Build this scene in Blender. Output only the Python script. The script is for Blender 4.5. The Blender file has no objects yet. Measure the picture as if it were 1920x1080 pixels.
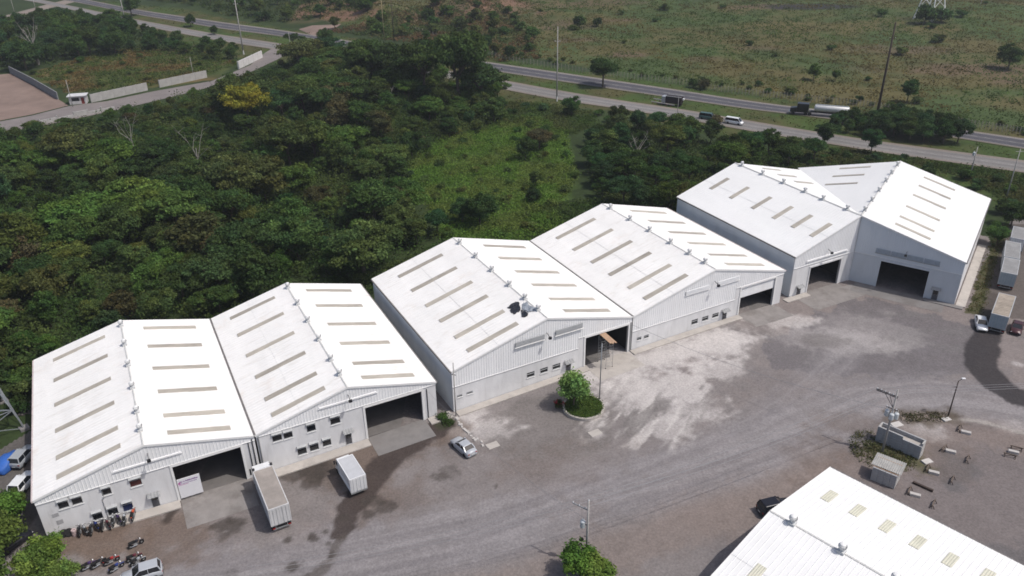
import bpy, math, random
import numpy as np
from mathutils import Vector, Matrix
random.seed(7)
RNG = np.random.default_rng(11)
SC = bpy.context.scene
COL = SC.collection

# ------------------------------------------------------------------ camera
FOC, PITCH, ROLL, HC = 1508.498, 0.487757, -0.014420, 70.0
cp, sp, cr, sr = math.cos(PITCH), math.sin(PITCH), math.cos(ROLL), math.sin(ROLL)
FW = np.array([0, cp, -sp])
R0 = np.array([1.0, 0, 0]); U0 = np.array([0, sp, cp])
RT = R0 * cr + U0 * sr
UP = -R0 * sr + U0 * cr
cam = bpy.data.cameras.new('camera')
cam.sensor_width = 36.0
cam.lens = FOC * 36.0 / 1920.0
cam.clip_start = 1.0
cam.clip_end = 9000.0
cam_o = bpy.data.objects.new('camera', cam)
COL.objects.link(cam_o)
m = Matrix.Identity(4)
for i in range(3):
    m[i][0] = RT[i]; m[i][1] = UP[i]; m[i][2] = -FW[i]
m[2][3] = HC
cam_o.matrix_world = m
SC.camera = cam_o

# ------------------------------------------------------------------ light
SUN_AZ, SUN_EL = math.radians(109), math.radians(59)      # azimuth clockwise from +Y
w = bpy.data.worlds.new("World")
SC.world = w
w.use_nodes = True
nt = w.node_tree
bg = nt.nodes['Background']
sky = nt.nodes.new('ShaderNodeTexSky')
sky.sky_type = 'NISHITA'
sky.sun_disc = False
sky.sun_elevation = SUN_EL
sky.sun_rotation = SUN_AZ
sky.dust_density = 3.5
sky.air_density = 0.85
nt.links.new(sky.outputs[0], bg.inputs[0])
bg.inputs[1].default_value = 0.13
sun = bpy.data.lights.new('sun', 'SUN')
sun.energy = 3.05
sun.angle = math.radians(0.6)
sun.color = (1.0, 0.955, 0.90)
sun_o = bpy.data.objects.new('sun', sun)
COL.objects.link(sun_o)
sd = Vector((math.sin(SUN_AZ) * math.cos(SUN_EL), math.cos(SUN_AZ) * math.cos(SUN_EL), math.sin(SUN_EL)))
sun_o.rotation_euler = sd.to_track_quat('Z', 'Y').to_euler()
sun_o.location = (60, -20, 120)
SC.view_settings.view_transform = 'Standard'
SC.view_settings.look = 'None'
SC.view_settings.exposure = 0.0
SC.view_settings.gamma = 1.0
SC.view_settings.use_curve_mapping = False
SC.render.engine = 'CYCLES'
SC.cycles.max_bounces = 6
SC.cycles.diffuse_bounces = 3
SC.cycles.glossy_bounces = 2
SC.cycles.transmission_bounces = 2
SC.cycles.volume_bounces = 0
SC.cycles.use_denoising = True
SC.cycles.filter_width = 1.7

# ------------------------------------------------------------------ numeric helpers
def hash2(ix, iy, s):
    h = (ix.astype(np.int64) * 374761393 + iy.astype(np.int64) * 668265263 + s * 1274126177) & 0x7fffffff
    h = ((h ^ (h >> 13)) * 1274126177) & 0x7fffffff
    return ((h ^ (h >> 16)) & 0xffff) / 65535.0
def vnoise(x, y, s=0):
    ix = np.floor(x); iy = np.floor(y); fx = x - ix; fy = y - iy
    fx = fx * fx * (3 - 2 * fx); fy = fy * fy * (3 - 2 * fy)
    a = hash2(ix, iy, s); b = hash2(ix + 1, iy, s); c = hash2(ix, iy + 1, s); d = hash2(ix + 1, iy + 1, s)
    return (a * (1 - fx) + b * fx) * (1 - fy) + (c * (1 - fx) + d * fx) * fy
def fbm(x, y, s=0, o=4):
    t = 0; a = 0.5; n = 0
    for k in range(o):
        t = t + a * vnoise(x * 2 ** k + 17.3 * k, y * 2 ** k - 9.1 * k, s + k); n += a; a *= 0.55
    return t / n
def sstep(a, b, x):
    t = np.clip((x - a) / (b - a), 0, 1); return t * t * (3 - 2 * t)

_tx = np.linspace(-400, 400, 3201)
_tz = np.interp(_tx, [-400, -80, -57, -43, -35, -22, -10, 5, 20, 38, 46, 60, 90, 400],
                [0, 0, -.2, -.85, -.9, -.6, -.2, .25, .6, .75, .5, .2, .2, 0])
_k = np.exp(-np.linspace(-2.5, 2.5, 41) ** 2); _k /= _k.sum()
_tz = np.convolve(np.pad(_tz, 20, mode='edge'), _k, 'valid')
HILLS = [(-62, 425, 16, 7.0), (-30, 440, 14, 6.0), (-95, 450, 26, 5.0), (-8, 455, 18, 5.0), (25, 425, 14, 3.2),
         (-150, 470, 40, 5.0), (60, 470, 30, 3.0), (140, 440, 40, 2.0), (230, 420, 50, 3.0)]
def gz(x, y):
    x = np.asarray(x, float); y = np.asarray(y, float)
    z = np.interp(x, _tx, _tz) * (1 - sstep(165, 225, y))
    for hx, hy, r, h in HILLS:
        z = z + h * np.exp(-((x - hx) ** 2 + (y - hy) ** 2) / (r * r))
    return z
def rayd(px, py):
    return FW + (px - 960) / FOC * RT - (py - 540) / FOC * UP
def G(px, py, h=0.0):
    """ground point (plus h) under a point of the survey photograph"""
    d = rayd(px, py); z = 0.0
    for _ in range(25):
        t = (z + h - HC) / d[2]
        p = d * t
        z = 0.6 * z + 0.4 * float(gz(p[0], p[1]))
    return Vector((p[0], p[1], float(gz(p[0], p[1])) + h))
def Gv(P):
    """many ground points at once -> xy array"""
    P = np.asarray(P, float)
    d = FW[None] + ((P[:, 0] - 960) / FOC)[:, None] * RT[None] - ((P[:, 1] - 540) / FOC)[:, None] * UP[None]
    z = np.zeros(len(P))
    for _ in range(25):
        t = (z - HC) / d[:, 2]
        q = d * t[:, None]
        z = 0.6 * z + 0.4 * gz(q[:, 0], q[:, 1])
    return q[:, :2]
def project(P):
    P = np.asarray(P, float) - np.array([0, 0, HC])
    zz = P @ FW
    return 960 + FOC * (P @ RT) / zz, 540 - FOC * (P @ UP) / zz
def upright(base_px, top_px):
    """base point and height of a vertical thing"""
    b = G(*base_px)
    zs = np.linspace(0, 45, 2000)
    u, v = project(np.c_[np.full(2000, b.x), np.full(2000, b.y), b.z + zs])
    return b, float(zs[np.argmin(np.abs(v - top_px[1]))])
def inpoly(x, y, poly):
    poly = np.asarray(poly); c = np.zeros(x.shape, bool); j = len(poly) - 1
    for i in range(len(poly)):
        xi, yi = poly[i]; xj, yj = poly[j]
        cond = ((yi > y) != (yj > y)) & (x < (xj - xi) * (y - yi) / (yj - yi + 1e-12) + xi)
        c ^= cond; j = i
    return c
def dseg(x, y, pts):
    """distance to a polyline, signed lateral offset, length along it"""
    best = np.full(x.shape, 1e9); lat = np.zeros(x.shape); al = np.zeros(x.shape); acc = 0.0
    for (ax, ay), (bx, by) in zip(pts[:-1], pts[1:]):
        L = math.hypot(bx - ax, by - ay) + 1e-9
        tx, ty = (bx - ax) / L, (by - ay) / L
        s = np.clip((x - ax) * tx + (y - ay) * ty, 0, L)
        d = np.hypot(x - ax - tx * s, y - ay - ty * s)
        mk = d < best
        best = np.where(mk, d, best); lat = np.where(mk, (x - ax) * -ty + (y - ay) * tx, lat); al = np.where(mk, acc + s, al)
        acc += L
    return best, lat, al

# ------------------------------------------------------------------ materials
MATS = {}
def mat(name, col, rough=0.7, metal=0.0, noise=0.12, scale=1.5, bump=0.0, bscale=8.0, spec=0.3, stretch=None):
    if name in MATS: return MATS[name]
    mt = bpy.data.materials.new(name); mt.use_nodes = True
    n = mt.node_tree; b = n.nodes['Principled BSDF']
    b.inputs['Roughness'].default_value = rough
    b.inputs['Metallic'].default_value = metal
    b.inputs['Specular IOR Level'].default_value = spec
    tc = n.nodes.new('ShaderNodeTexCoord'); src = tc.outputs['Object']
    if stretch:
        mp = n.nodes.new('ShaderNodeMapping'); mp.inputs['Scale'].default_value = stretch
        n.links.new(src, mp.inputs[0]); src = mp.outputs[0]
    nz = n.nodes.new('ShaderNodeTexNoise'); nz.inputs['Scale'].default_value = scale
    nz.inputs['Detail'].default_value = 6; nz.inputs['Roughness'].default_value = 0.65
    n.links.new(src, nz.inputs['Vector'])
    mr = n.nodes.new('ShaderNodeMapRange')
    mr.inputs['From Min'].default_value = 0.3; mr.inputs['From Max'].default_value = 0.7
    mr.inputs['To Min'].default_value = 1 - noise; mr.inputs['To Max'].default_value = 1 + noise * 0.6
    n.links.new(nz.outputs['Fac'], mr.inputs['Value'])
    mx = n.nodes.new('ShaderNodeMix'); mx.data_type = 'RGBA'; mx.blend_type = 'MULTIPLY'
    mx.inputs[0].default_value = 1.0
    mx.inputs[6].default_value = (*col, 1)
    n.links.new(mr.outputs[0], mx.inputs[7])
    n.links.new(mx.outputs[2], b.inputs['Base Color'])
    if bump:
        nb = n.nodes.new('ShaderNodeTexNoise'); nb.inputs['Scale'].default_value = bscale; nb.inputs['Detail'].default_value = 4
        n.links.new(tc.outputs['Object'], nb.inputs['Vector'])
        bp = n.nodes.new('ShaderNodeBump'); bp.inputs['Strength'].default_value = bump; bp.inputs['Distance'].default_value = 0.1
        n.links.new(nb.outputs['Fac'], bp.inputs['Height']); n.links.new(bp.outputs[0], b.inputs['Normal'])
    MATS[name] = mt
    return mt
def attr_mat(name, rough=0.95, fine=2.0, amt=0.18, bump=0.3, bscale=3.0):
    """base colour from the mesh's own 'tint' attribute, with procedural grain over it"""
    mt = bpy.data.materials.new(name); mt.use_nodes = True
    n = mt.node_tree; b = n.nodes['Principled BSDF']
    b.inputs['Roughness'].default_value = rough; b.inputs['Specular IOR Level'].default_value = 0.15
    at = n.nodes.new('ShaderNodeAttribute'); at.attribute_name = 'tint'
    tc = n.nodes.new('ShaderNodeTexCoord')
    nz = n.nodes.new('ShaderNodeTexNoise'); nz.inputs['Scale'].default_value = fine; nz.inputs['Detail'].default_value = 7
    nz.inputs['Roughness'].default_value = 0.7
    n.links.new(tc.outputs['Object'], nz.inputs['Vector'])
    mr = n.nodes.new('ShaderNodeMapRange'); mr.inputs['From Min'].default_value = 0.3; mr.inputs['From Max'].default_value = 0.7
    mr.inputs['To Min'].default_value = 1 - amt; mr.inputs['To Max'].default_value = 1 + amt
    n.links.new(nz.outputs['Fac'], mr.inputs['Value'])
    mx = n.nodes.new('ShaderNodeMix'); mx.data_type = 'RGBA'; mx.blend_type = 'MULTIPLY'; mx.inputs[0].default_value = 1.0
    n.links.new(at.outputs['Color'], mx.inputs[6]); n.links.new(mr.outputs[0], mx.inputs[7])
    n.links.new(mx.outputs[2], b.inputs['Base Color'])
    nb = n.nodes.new('ShaderNodeTexNoise'); nb.inputs['Scale'].default_value = bscale; nb.inputs['Detail'].default_value = 5
    n.links.new(tc.outputs['Object'], nb.inputs['Vector'])
    bp = n.nodes.new('ShaderNodeBump'); bp.inputs['Strength'].default_value = bump; bp.inputs['Distance'].default_value = 0.1
    n.links.new(nb.outputs['Fac'], bp.inputs['Height']); n.links.new(bp.outputs[0], b.inputs['Normal'])
    MATS[name] = mt
    return mt
def leaf_mat(name, obj_color=True):
    mt = bpy.data.materials.new(name); mt.use_nodes = True
    n = mt.node_tree; n.nodes.remove(n.nodes['Principled BSDF'])
    out = n.nodes['Material Output']
    at = n.nodes.new('ShaderNodeAttribute'); at.attribute_name = 'tint'
    c = at.outputs['Color']
    if obj_color:
        oi = n.nodes.new('ShaderNodeObjectInfo')
        mx = n.nodes.new('ShaderNodeMix'); mx.data_type = 'RGBA'; mx.blend_type = 'MULTIPLY'; mx.inputs[0].default_value = 1.0
        n.links.new(c, mx.inputs[6]); n.links.new(oi.outputs['Color'], mx.inputs[7]); c = mx.outputs[2]
    df = n.nodes.new('ShaderNodeBsdfDiffuse'); tr = n.nodes.new('ShaderNodeBsdfTranslucent')
    n.links.new(c, df.inputs[0]); n.links.new(c, tr.inputs[0])
    ms = n.nodes.new('ShaderNodeMixShader'); ms.inputs[0].default_value = 0.36
    n.links.new(df.outputs[0], ms.inputs[1]); n.links.new(tr.outputs[0], ms.inputs[2])
    n.links.new(ms.outputs[0], out.inputs['Surface'])
    MATS[name] = mt
    return mt

ROOF = mat('roof_white_paint', (.775, .765, .745), .55, 0, .07, .35, spec=.25, stretch=(1, .25, 1))
ROOF2 = mat('roof_white_paint_newer', (.75, .75, .74), .5, 0, .05, .3, spec=.25, stretch=(1, .25, 1))
RIDGE = mat('ridge_flashing', (.58, .58, .56), .6, 0, .15, .8)
CLAD = mat('white_cladding', (.79, .795, .80), .55, 0, .06, .5, spec=.25, stretch=(1, 1, .2))
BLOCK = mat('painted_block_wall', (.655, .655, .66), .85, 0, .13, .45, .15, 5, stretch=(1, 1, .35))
BLOCKG = mat('block_wall_shade_grey', (.54, .57, .60), .85, 0, .10, .35, .1, 5, stretch=(1, 1, .35))  # copy of the block paint with the shade of sun-averted walls in its colour
TRIM = mat('white_trim', (.74, .74, .73), .5, 0, .06)
GUTTER = mat('gutter_dark_metal', (.16, .15, .145), .6, 0, .3, 1.0)
GUTTERB = mat('gutter_rust_pink', (.50, .43, .42), .6, 0, .2, 1.0)
SKYL = mat('skylight_fibreglass', (.39, .36, .31), .4, 0, .22, 1.1, stretch=(.3, 1, 1))
SKYLP = mat('skylight_fibreglass_pale', (.56, .55, .45), .5, 0, .14, .8)
GALV = mat('galvanised_metal', (.40, .42, .43), .4, .6, .15, 2)
def weather(mt, col, amt, stretch, scale, lo, hi):
    n = mt.node_tree; b = n.nodes['Principled BSDF']; src = b.inputs['Base Color'].links[0].from_socket
    tc = n.nodes.new('ShaderNodeTexCoord'); mp = n.nodes.new('ShaderNodeMapping'); mp.inputs['Scale'].default_value = stretch
    nz = n.nodes.new('ShaderNodeTexNoise'); nz.inputs['Scale'].default_value = scale; nz.inputs['Detail'].default_value = 8; nz.inputs['Roughness'].default_value = .7
    mr = n.nodes.new('ShaderNodeMapRange'); mr.inputs['From Min'].default_value = lo; mr.inputs['From Max'].default_value = hi; mr.inputs['To Max'].default_value = amt
    mx = n.nodes.new('ShaderNodeMix'); mx.data_type = 'RGBA'; mx.inputs[7].default_value = (*col, 1)
    n.links.new(tc.outputs['Object'], mp.inputs[0]); n.links.new(mp.outputs[0], nz.inputs['Vector']); n.links.new(nz.outputs['Fac'], mr.inputs['Value'])
    n.links.new(mr.outputs[0], mx.inputs[0]); n.links.new(src, mx.inputs[6]); n.links.new(mx.outputs[2], b.inputs['Base Color'])
weather(ROOF, (.52, .48, .43), .55, (.22, 1.6, 1), 1.0, .52, .78)
weather(ROOF, (.60, .50, .42), .45, (1, 1, 1), .16, .56, .74)
weather(ROOF2, (.62, .62, .61), .5, (.22, 1.6, 1), 1.0, .54, .8)
weather(BLOCK, (.40, .39, .38), .6, (1.8, 1.8, .25), .9, .55, .8)
weather(CLAD, (.60, .58, .55), .45, (2.5, 2.5, .2), .8, .55, .8)
def per_object(mt, amt):
    n = mt.node_tree; b = n.nodes['Principled BSDF']; src = b.inputs['Base Color'].links[0].from_socket
    oi = n.nodes.new('ShaderNodeObjectInfo'); mr = n.nodes.new('ShaderNodeMapRange'); mr.inputs['To Min'].default_value = 1 - amt; mr.inputs['To Max'].default_value = 1 + amt
    mx = n.nodes.new('ShaderNodeMix'); mx.data_type = 'RGBA'; mx.blend_type = 'MULTIPLY'; mx.inputs[0].default_value = 1
    n.links.new(oi.outputs['Random'], mr.inputs['Value']); n.links.new(src, mx.inputs[6]); n.links.new(mr.outputs[0], mx.inputs[7]); n.links.new(mx.outputs[2], b.inputs['Base Color'])
per_object(SKYL, .14)
VENTW = mat('ventilator_metal', (.55, .56, .56), .6, 0, .1, 2)
VANE = mat('turbine_vane', (.62, .63, .63), .6, 0, .1, 2)
LOUV = mat('louvre_grey', (.33, .34, .35), .7, 0, .12, 2)
STEEL = mat('steel_grey', (.30, .31, .32), .5, .4, .15, 2)
DARKM = mat('dark_metal', (.035, .035, .04), .55, .2, .2, 3)
BLACK = mat('black_rubber', (.016, .016, .017), .8, 0, .2, 4)
GLASS = mat('dark_glass', (.012, .014, .018), .12, 0, .2, 2, spec=.6)
GLASSR = mat('curtained_glass_red', (.085, .03, .028), .25, 0, .3, 4)
GLASSB = mat('curtained_glass_blue', (.018, .028, .085), .25, 0, .2, 4)
FRAMEM = mat('window_frame_paint', (.40, .41, .42), .6, 0, .08)
HOODM = mat('window_hood_concrete', (.40, .41, .415), .85, 0, .2, 2)
DOORM = mat('grey_door_paint', (.09, .09, .10), .5, 0, .15, 3)
FLOORM = mat('floor_concrete', (.15, .14, .135), .85, 0, .15, .6)
CONC = mat('pale_concrete', (.42, .39, .36), .9, 0, .22, .8, .2, 6)
CONCY = mat('driveway_concrete', (.235, .219, .210), .9, 0, .20, .6, .2, 6)
CONCD = mat('old_concrete', (.205, .195, .19), .9, 0, .2, .7, .2, 6)
weather(CONCY, (.13, .115, .105), .75, (1, 1, 1), .35, .5, .7)
weather(CONCD, (.12, .105, .098), .75, (1, 1, 1), .35, .5, .7)
weather(CONC, (.24, .22, .20), .6, (1, 1, 1), .4, .5, .75)
WOOD = mat('plank_wood', (.40, .27, .18), .8, 0, .2, 4)
POLEW = mat('wood_pole', (.13, .10, .08), .85, 0, .25, 3)
POLEC = mat('concrete_pole', (.36, .345, .33), .85, 0, .15, 2)
POLED = mat('dark_creosote_pole', (.055, .040, .034), .85, 0, .25, 3)
BARK = mat('bark', (.10, .08, .06), .9, 0, .3, 3)
PALEB = mat('pale_bark', (.29, .27, .245), .85, 0, .2, 3)
INSIDE_SHADE = mat('interior_shade_black', (.028, .028, .03), .9, 0, .2)  # near-black, puts the deep shade of the interiors into the colour
LEAF = leaf_mat('leaf')
SCRUB = leaf_mat('scrub_leaf', False)
YARDM = attr_mat('yard_asphalt_gravel', .93, 3.4, .26, .5, 7)
EARTH = attr_mat('earth_and_grass', .95, .9, .28, .5, 1.2)

# ------------------------------------------------------------------ mesh helpers
class MB:
    def __init__(s): s.v = []; s.f = []
    def hexa(s, p):
        b = len(s.v); s.v += [tuple(q) for q in p]
        s.f += [(b, b + 3, b + 2, b + 1), (b + 4, b + 5, b + 6, b + 7), (b, b + 1, b + 5, b + 4), (b + 1, b + 2, b + 6, b + 5),
                (b + 2, b + 3, b + 7, b + 6), (b + 3, b, b + 4, b + 7)]
        return s
    def box(s, x0, x1, y0, y1, z0, z1):
        return s.hexa([(x0, y0, z0), (x1, y0, z0), (x1, y1, z0), (x0, y1, z0), (x0, y0, z1), (x1, y0, z1), (x1, y1, z1), (x0, y1, z1)])
    def bar(s, a, b, w, h=None):
        a = Vector(a); b = Vector(b); d = (b - a).normalized(); h = h or w
        u = Vector((0, 0, 1)) if abs(d.z) < .95 else Vector((1, 0, 0))
        r = d.cross(u).normalized() * w / 2; q = r.cross(d).normalized() * h / 2
        return s.hexa([a - r - q, a + r - q, a + r + q, a - r + q, b - r - q, b + r - q, b + r + q, b - r + q])
    def tube(s, pts, rad, n=6, cap=True):
        pts = [Vector(p) for p in pts]; rad = rad if isinstance(rad, (list, tuple)) else [rad] * len(pts)
        b = len(s.v)
        for i, p in enumerate(pts):
            d = (pts[min(i + 1, len(pts) - 1)] - pts[max(i - 1, 0)]).normalized()
            u = Vector((0, 0, 1)) if abs(d.z) < .9 else Vector((1, 0, 0))
            r = d.cross(u).normalized(); q = d.cross(r)
            for k in range(n):
                a = 2 * math.pi * k / n
                s.v.append(tuple(p + (r * math.cos(a) + q * math.sin(a)) * rad[i]))
        for i in range(len(pts) - 1):
            for k in range(n):
                s.f.append((b + i * n + k, b + i * n + (k + 1) % n, b + (i + 1) * n + (k + 1) % n, b + (i + 1) * n + k))
        if cap:
            s.f.append(tuple(b + k for k in range(n))[::-1]); e = b + (len(pts) - 1) * n
            s.f.append(tuple(e + k for k in range(n)))
        return s
    def lathe(s, prof, c=(0, 0, 0), n=12, axis='z'):
        b = len(s.v)
        for r, z in prof:
            for k in range(n):
                a = 2 * math.pi * k / n; x, y = r * math.cos(a), r * math.sin(a)
                s.v.append((c[0] + x, c[1] + y, c[2] + z) if axis == 'z' else ((c[0] + x, c[1] + z, c[2] + y) if axis == 'y' else (c[0] + z, c[1] + x, c[2] + y)))
        for i in range(len(prof) - 1):
            for k in range(n):
                s.f.append((b + i * n + k, b + i * n + (k + 1) % n, b + (i + 1) * n + (k + 1) % n, b + (i + 1) * n + k))
        s.f.append(tuple(b + k for k in range(n))[::-1]); e = b + (len(prof) - 1) * n
        s.f.append(tuple(e + k for k in range(n)))
        return s
    def mesh(s, name, m):
        me = bpy.data.meshes.new(name); me.from_pydata(s.v, [], s.f)
        if m: me.materials.append(m)
        return me
    def build(s, name, m, parent=None, smooth=False):
        me = s.mesh(name, m)
        if smooth: me.polygons.foreach_set('use_smooth', [True] * len(me.polygons))
        return link(name, me, parent)
def link(name, me, parent=None):
    o = bpy.data.objects.new(name, me); COL.objects.link(o)
    if parent is not None: o.parent = parent
    return o
def recalc(o):
    import bmesh
    bm = bmesh.new(); bm.from_mesh(o.data); bmesh.ops.recalc_face_normals(bm, faces=bm.faces); bm.to_mesh(o.data); bm.free(); return o
def bevel(o, wd, seg=2):
    md = o.modifiers.new('bevel', 'BEVEL'); md.width = wd; md.segments = seg; md.limit_method = 'ANGLE'; return o
def tag(o, label, cat, group=None, kind=None):
    o['label'] = label; o['category'] = cat
    if group: o['group'] = group
    if kind: o['kind'] = kind
    return o
def struct(o, kind='structure'):
    o['kind'] = kind; return o
def thing(name, label, cat, loc, rz=0.0, group=None):
    o = bpy.data.objects.new(name, None); COL.objects.link(o)
    o.location = loc; o.rotation_euler = (0, 0, rz); o.empty_display_size = .3
    return tag(o, label, cat, group)
def dup(root, loc, rz, label, sc=None, group=None):
    r = root.copy(); COL.objects.link(r); r.location = loc; r.rotation_euler = (0, 0, rz)
    if sc: r.scale = sc if isinstance(sc, tuple) else (sc, sc, sc)
    r['label'] = label
    if group: r['group'] = group
    for ch in KIDS.get(root.name, list(root.children)):
        c = ch.copy(); COL.objects.link(c); c.parent = r
        for g in KIDS.get(ch.name, list(ch.children)):
            d = g.copy(); COL.objects.link(d); d.parent = c
    return r
KIDS = {}
def remember(root):
    KIDS[root.name] = list(root.children)
    for c in root.children: KIDS[c.name] = list(c.children)
    return root
def np_mesh(name, V, F, tint, m, smooth=False):
    me = bpy.data.meshes.new(name)
    V = np.ascontiguousarray(V, np.float32); F = np.ascontiguousarray(F, np.int32); k = F.shape[1]
    me.vertices.add(len(V)); me.vertices.foreach_set('co', V.ravel())
    me.loops.add(F.size); me.loops.foreach_set('vertex_index', F.ravel())
    me.polygons.add(len(F)); me.polygons.foreach_set('loop_start', np.arange(0, F.size, k, dtype=np.int32))
    if smooth: me.polygons.foreach_set('use_smooth', np.ones(len(F), bool))
    me.update(calc_edges=True)
    if tint is not None:
        at = me.attributes.new('tint', 'FLOAT_COLOR', 'POINT')
        at.data.foreach_set('color', np.c_[np.clip(tint, 0, 1), np.ones(len(V))].astype(np.float32).ravel())
    me.materials.append(m)
    return me
def grid_mesh(name, xs, ys, zf, cf, keep, m):
    X, Y = np.meshgrid(xs, ys); nx = len(xs)
    x, y = X.ravel(), Y.ravel(); z = zf(x, y)
    i = np.arange((len(ys) - 1) * (nx - 1)); a = (i // (nx - 1)) * nx + i % (nx - 1)
    F = np.c_[a, a + 1, a + nx + 1, a + nx]
    if keep is not None:
        k = keep(x, y); F = F[k[F].all(1)]
        used = np.zeros(len(x), bool); used[F.ravel()] = True
        idx = np.cumsum(used) - 1; F = idx[F]; x, y, z = x[used], y[used], z[used]
    return np_mesh(name, np.c_[x, y, z], F, cf(x, y, z), m, True)

# ------------------------------------------------------------------ frames of the warehouses
A0 = (-55.58, 70.68); TA = 0.47427
B0 = (-8.69, 94.09); TB = 0.49028
C0 = (62.67, 132.74); T5, T6 = 0.4820, -0.5962
WA1, WA2, DA, HEA, HRA = 25.22, 25.09, 33.72, 5.58, 8.87
WB1, WB2, DB, HEB, HRB = 31.25, 32.26, 32.70, 6.88, 11.10
H5, D5, H6, D6, HEC, HRC = 14.93, 32.84, 17.98, 34.63, 8.49, 13.19
def L2W(o, th, u, v): return (o[0] + u * math.cos(th) - v * math.sin(th), o[1] + u * math.sin(th) + v * math.cos(th))

# ------------------------------------------------------------------ ground sheet
BACK = [L2W(A0, TA, -9, 30), L2W(A0, TA, -2, DA + 1.0), L2W(A0, TA, WA1 + WA2 + 1.2, DA + 1.0), L2W(A0, TA, WA1 + WA2 + 1.2, 16),
        L2W(B0, TB, -1.5, 10), L2W(B0, TB, -1.5, DB + 1), L2W(B0, TB, WB1 + WB2 + 1, DB + 1),
        L2W(C0, T5, -H5 - 1.5, 8), L2W(C0, T5, -H5 - 1.5, D5 + 1), L2W(C0, T5, 2, D5 + 1), L2W(C0, T6, -2, D6 + 1), L2W(C0, T6, H6 + 1.5, D6 + 1)]
YARD = [(-72, 30), (-72, 84), (-66, 96)] + BACK + [(97, 146), (108, 160), (150, 172), (150, 30)]
def P(*pts): return [tuple(r) for r in Gv(pts)]
FIELD_TOP = P((700, 60), (960, 100), (1300, 160), (1560, 200), (1920, 262), (2100, 300), (2300, -60), (600, -60), (560, 20))
CLEAR = P((740, 345), (770, 290), (850, 255), (930, 235), (1000, 215), (1060, 250), (1080, 330), (1040, 400), (1090, 470), (900, 480), (830, 450), (800, 380))
GRASSL = P((130, 175), (60, 140), (150, 110), (250, 88), (390, 92), (450, 118), (400, 150), (280, 165))
VERGE = P((900, 190), (1120, 205), (1300, 245), (1560, 290), (1920, 400), (2100, 420), (2100, 200), (1920, 250), (1480, 190), (1000, 120), (760, 85), (400, 30), (200, 0), (150, 20), (400, 100), (560, 130))
def ground_col(x, y, z):
    n1 = fbm(x / 14, y / 14, 3); n2 = fbm(x / 45, y / 45, 9); n3 = fbm(x / 5, y / 5, 21)
    c = np.empty((len(x), 3)); c[:] = (.030, .046, .016)
    c *= (0.6 + 0.8 * n1)[:, None]
    def put(mask, col, a=1.0):
        w_ = (mask * a)[:, None]; c[:] = c * (1 - w_) + col * w_
    g = np.array([.052, .082, .020]); gb = np.array([.085, .080, .032]); gd = np.array([.030, .050, .016])
    def grass(mask, a, b, d, s):
        q = sstep(.35, .65, fbm(x / s, y / s, 31))[:, None]; r = sstep(.5, .75, fbm(x / (s * .4), y / (s * .4), 47))[:, None]
        put(mask.astype(float), (a * (1 - q) + b * q) * (1 - .6 * r) + d * .6 * r)
    grass(inpoly(x + 4 * (n3 - .5), y + 4 * (n1 - .5), CLEAR), np.array([.062, .120, .020]), np.array([.078, .110, .026]), gd, 12)
    grass(inpoly(x, y, VERGE), g * .9, gb * .85, gd, 11)
    grass(inpoly(x + 8 * (n3 - .5), y + 8 * (n1 - .5), GRASSL), np.array([.060, .075, .022]), np.array([.115, .085, .036]), gd, 10)
    fld = inpoly(x, y, FIELD_TOP)
    grass(fld, np.array([.052, .078, .025]), np.array([.090, .080, .032]), np.array([.038, .060, .020]), 24)
    for (px, py, rx, ry, k) in [(1720, 95, 26, 14, .8), (1850, 130, 34, 12, .8), (1170, 102, 18, 6, .85), (1060, 50, 22, 14, .7), (1090, 75, 14, 6, .7), (1160, 38, 16, 6, .8),
                                (1420, 12, 26, 8, .9), (1330, 110, 12, 6, .5), (1620, 130, 10, 8, .45), (1430, 90, 18, 6, .5), (1900, 150, 16, 8, .7), (860, 25, 10, 14, .9), (955, 22, 8, 14, .9), (1120, 5, 40, 10, .55)]:
        q = Gv([(px, py)])[0]
        dd = np.hypot((x - q[0]) / rx, (y - q[1]) / ry) + 1.1 * (n1 - .5) + .7 * (n3 - .5)
        put(sstep(1.0, .4, dd), np.array([.118, .080, .058]), k * .8)
    q = Gv([(1520, 12)])[0]
    put(sstep(1.1, .5, np.hypot((x - q[0]) / 24, (y - q[1]) / 11) + 1.0 * (n1 - .5)), np.array([.028, .026, .032]), .9)
    # earth banks of the cut
    if True:
        bank = sstep(1.0, .4, np.abs(z - 3.6) / 3.4) * (y > 395) * (np.abs(x + 40) < 70) * sstep(.36, .54, n1 + .3 * (n3 - .5))
        put(bank, np.array([.17, .098, .070]), .85)
    c *= (0.80 + 0.40 * n3)[:, None]
    return c
ncore = np.arange(-330, 331, 2.5)
gx = np.r_[-6000, -3000, -1500, -800, -500, -400, ncore, 400, 500, 800, 1500, 3000, 6000]
gy = np.r_[-3000, -800, -200, 0, np.arange(20, 621, 2.5), 700, 850, 1100, 1600, 2600, 4500, 8000]
YP = np.array(YARD)
def terrain_z(x, y):
    z = gz(x, y)
    ins = inpoly(x, y, YARD)
    return z - 0.03 - 0.30 * ins
struct(link('ground', grid_mesh('ground', gx, gy, terrain_z, ground_col, None, EARTH)))

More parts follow.
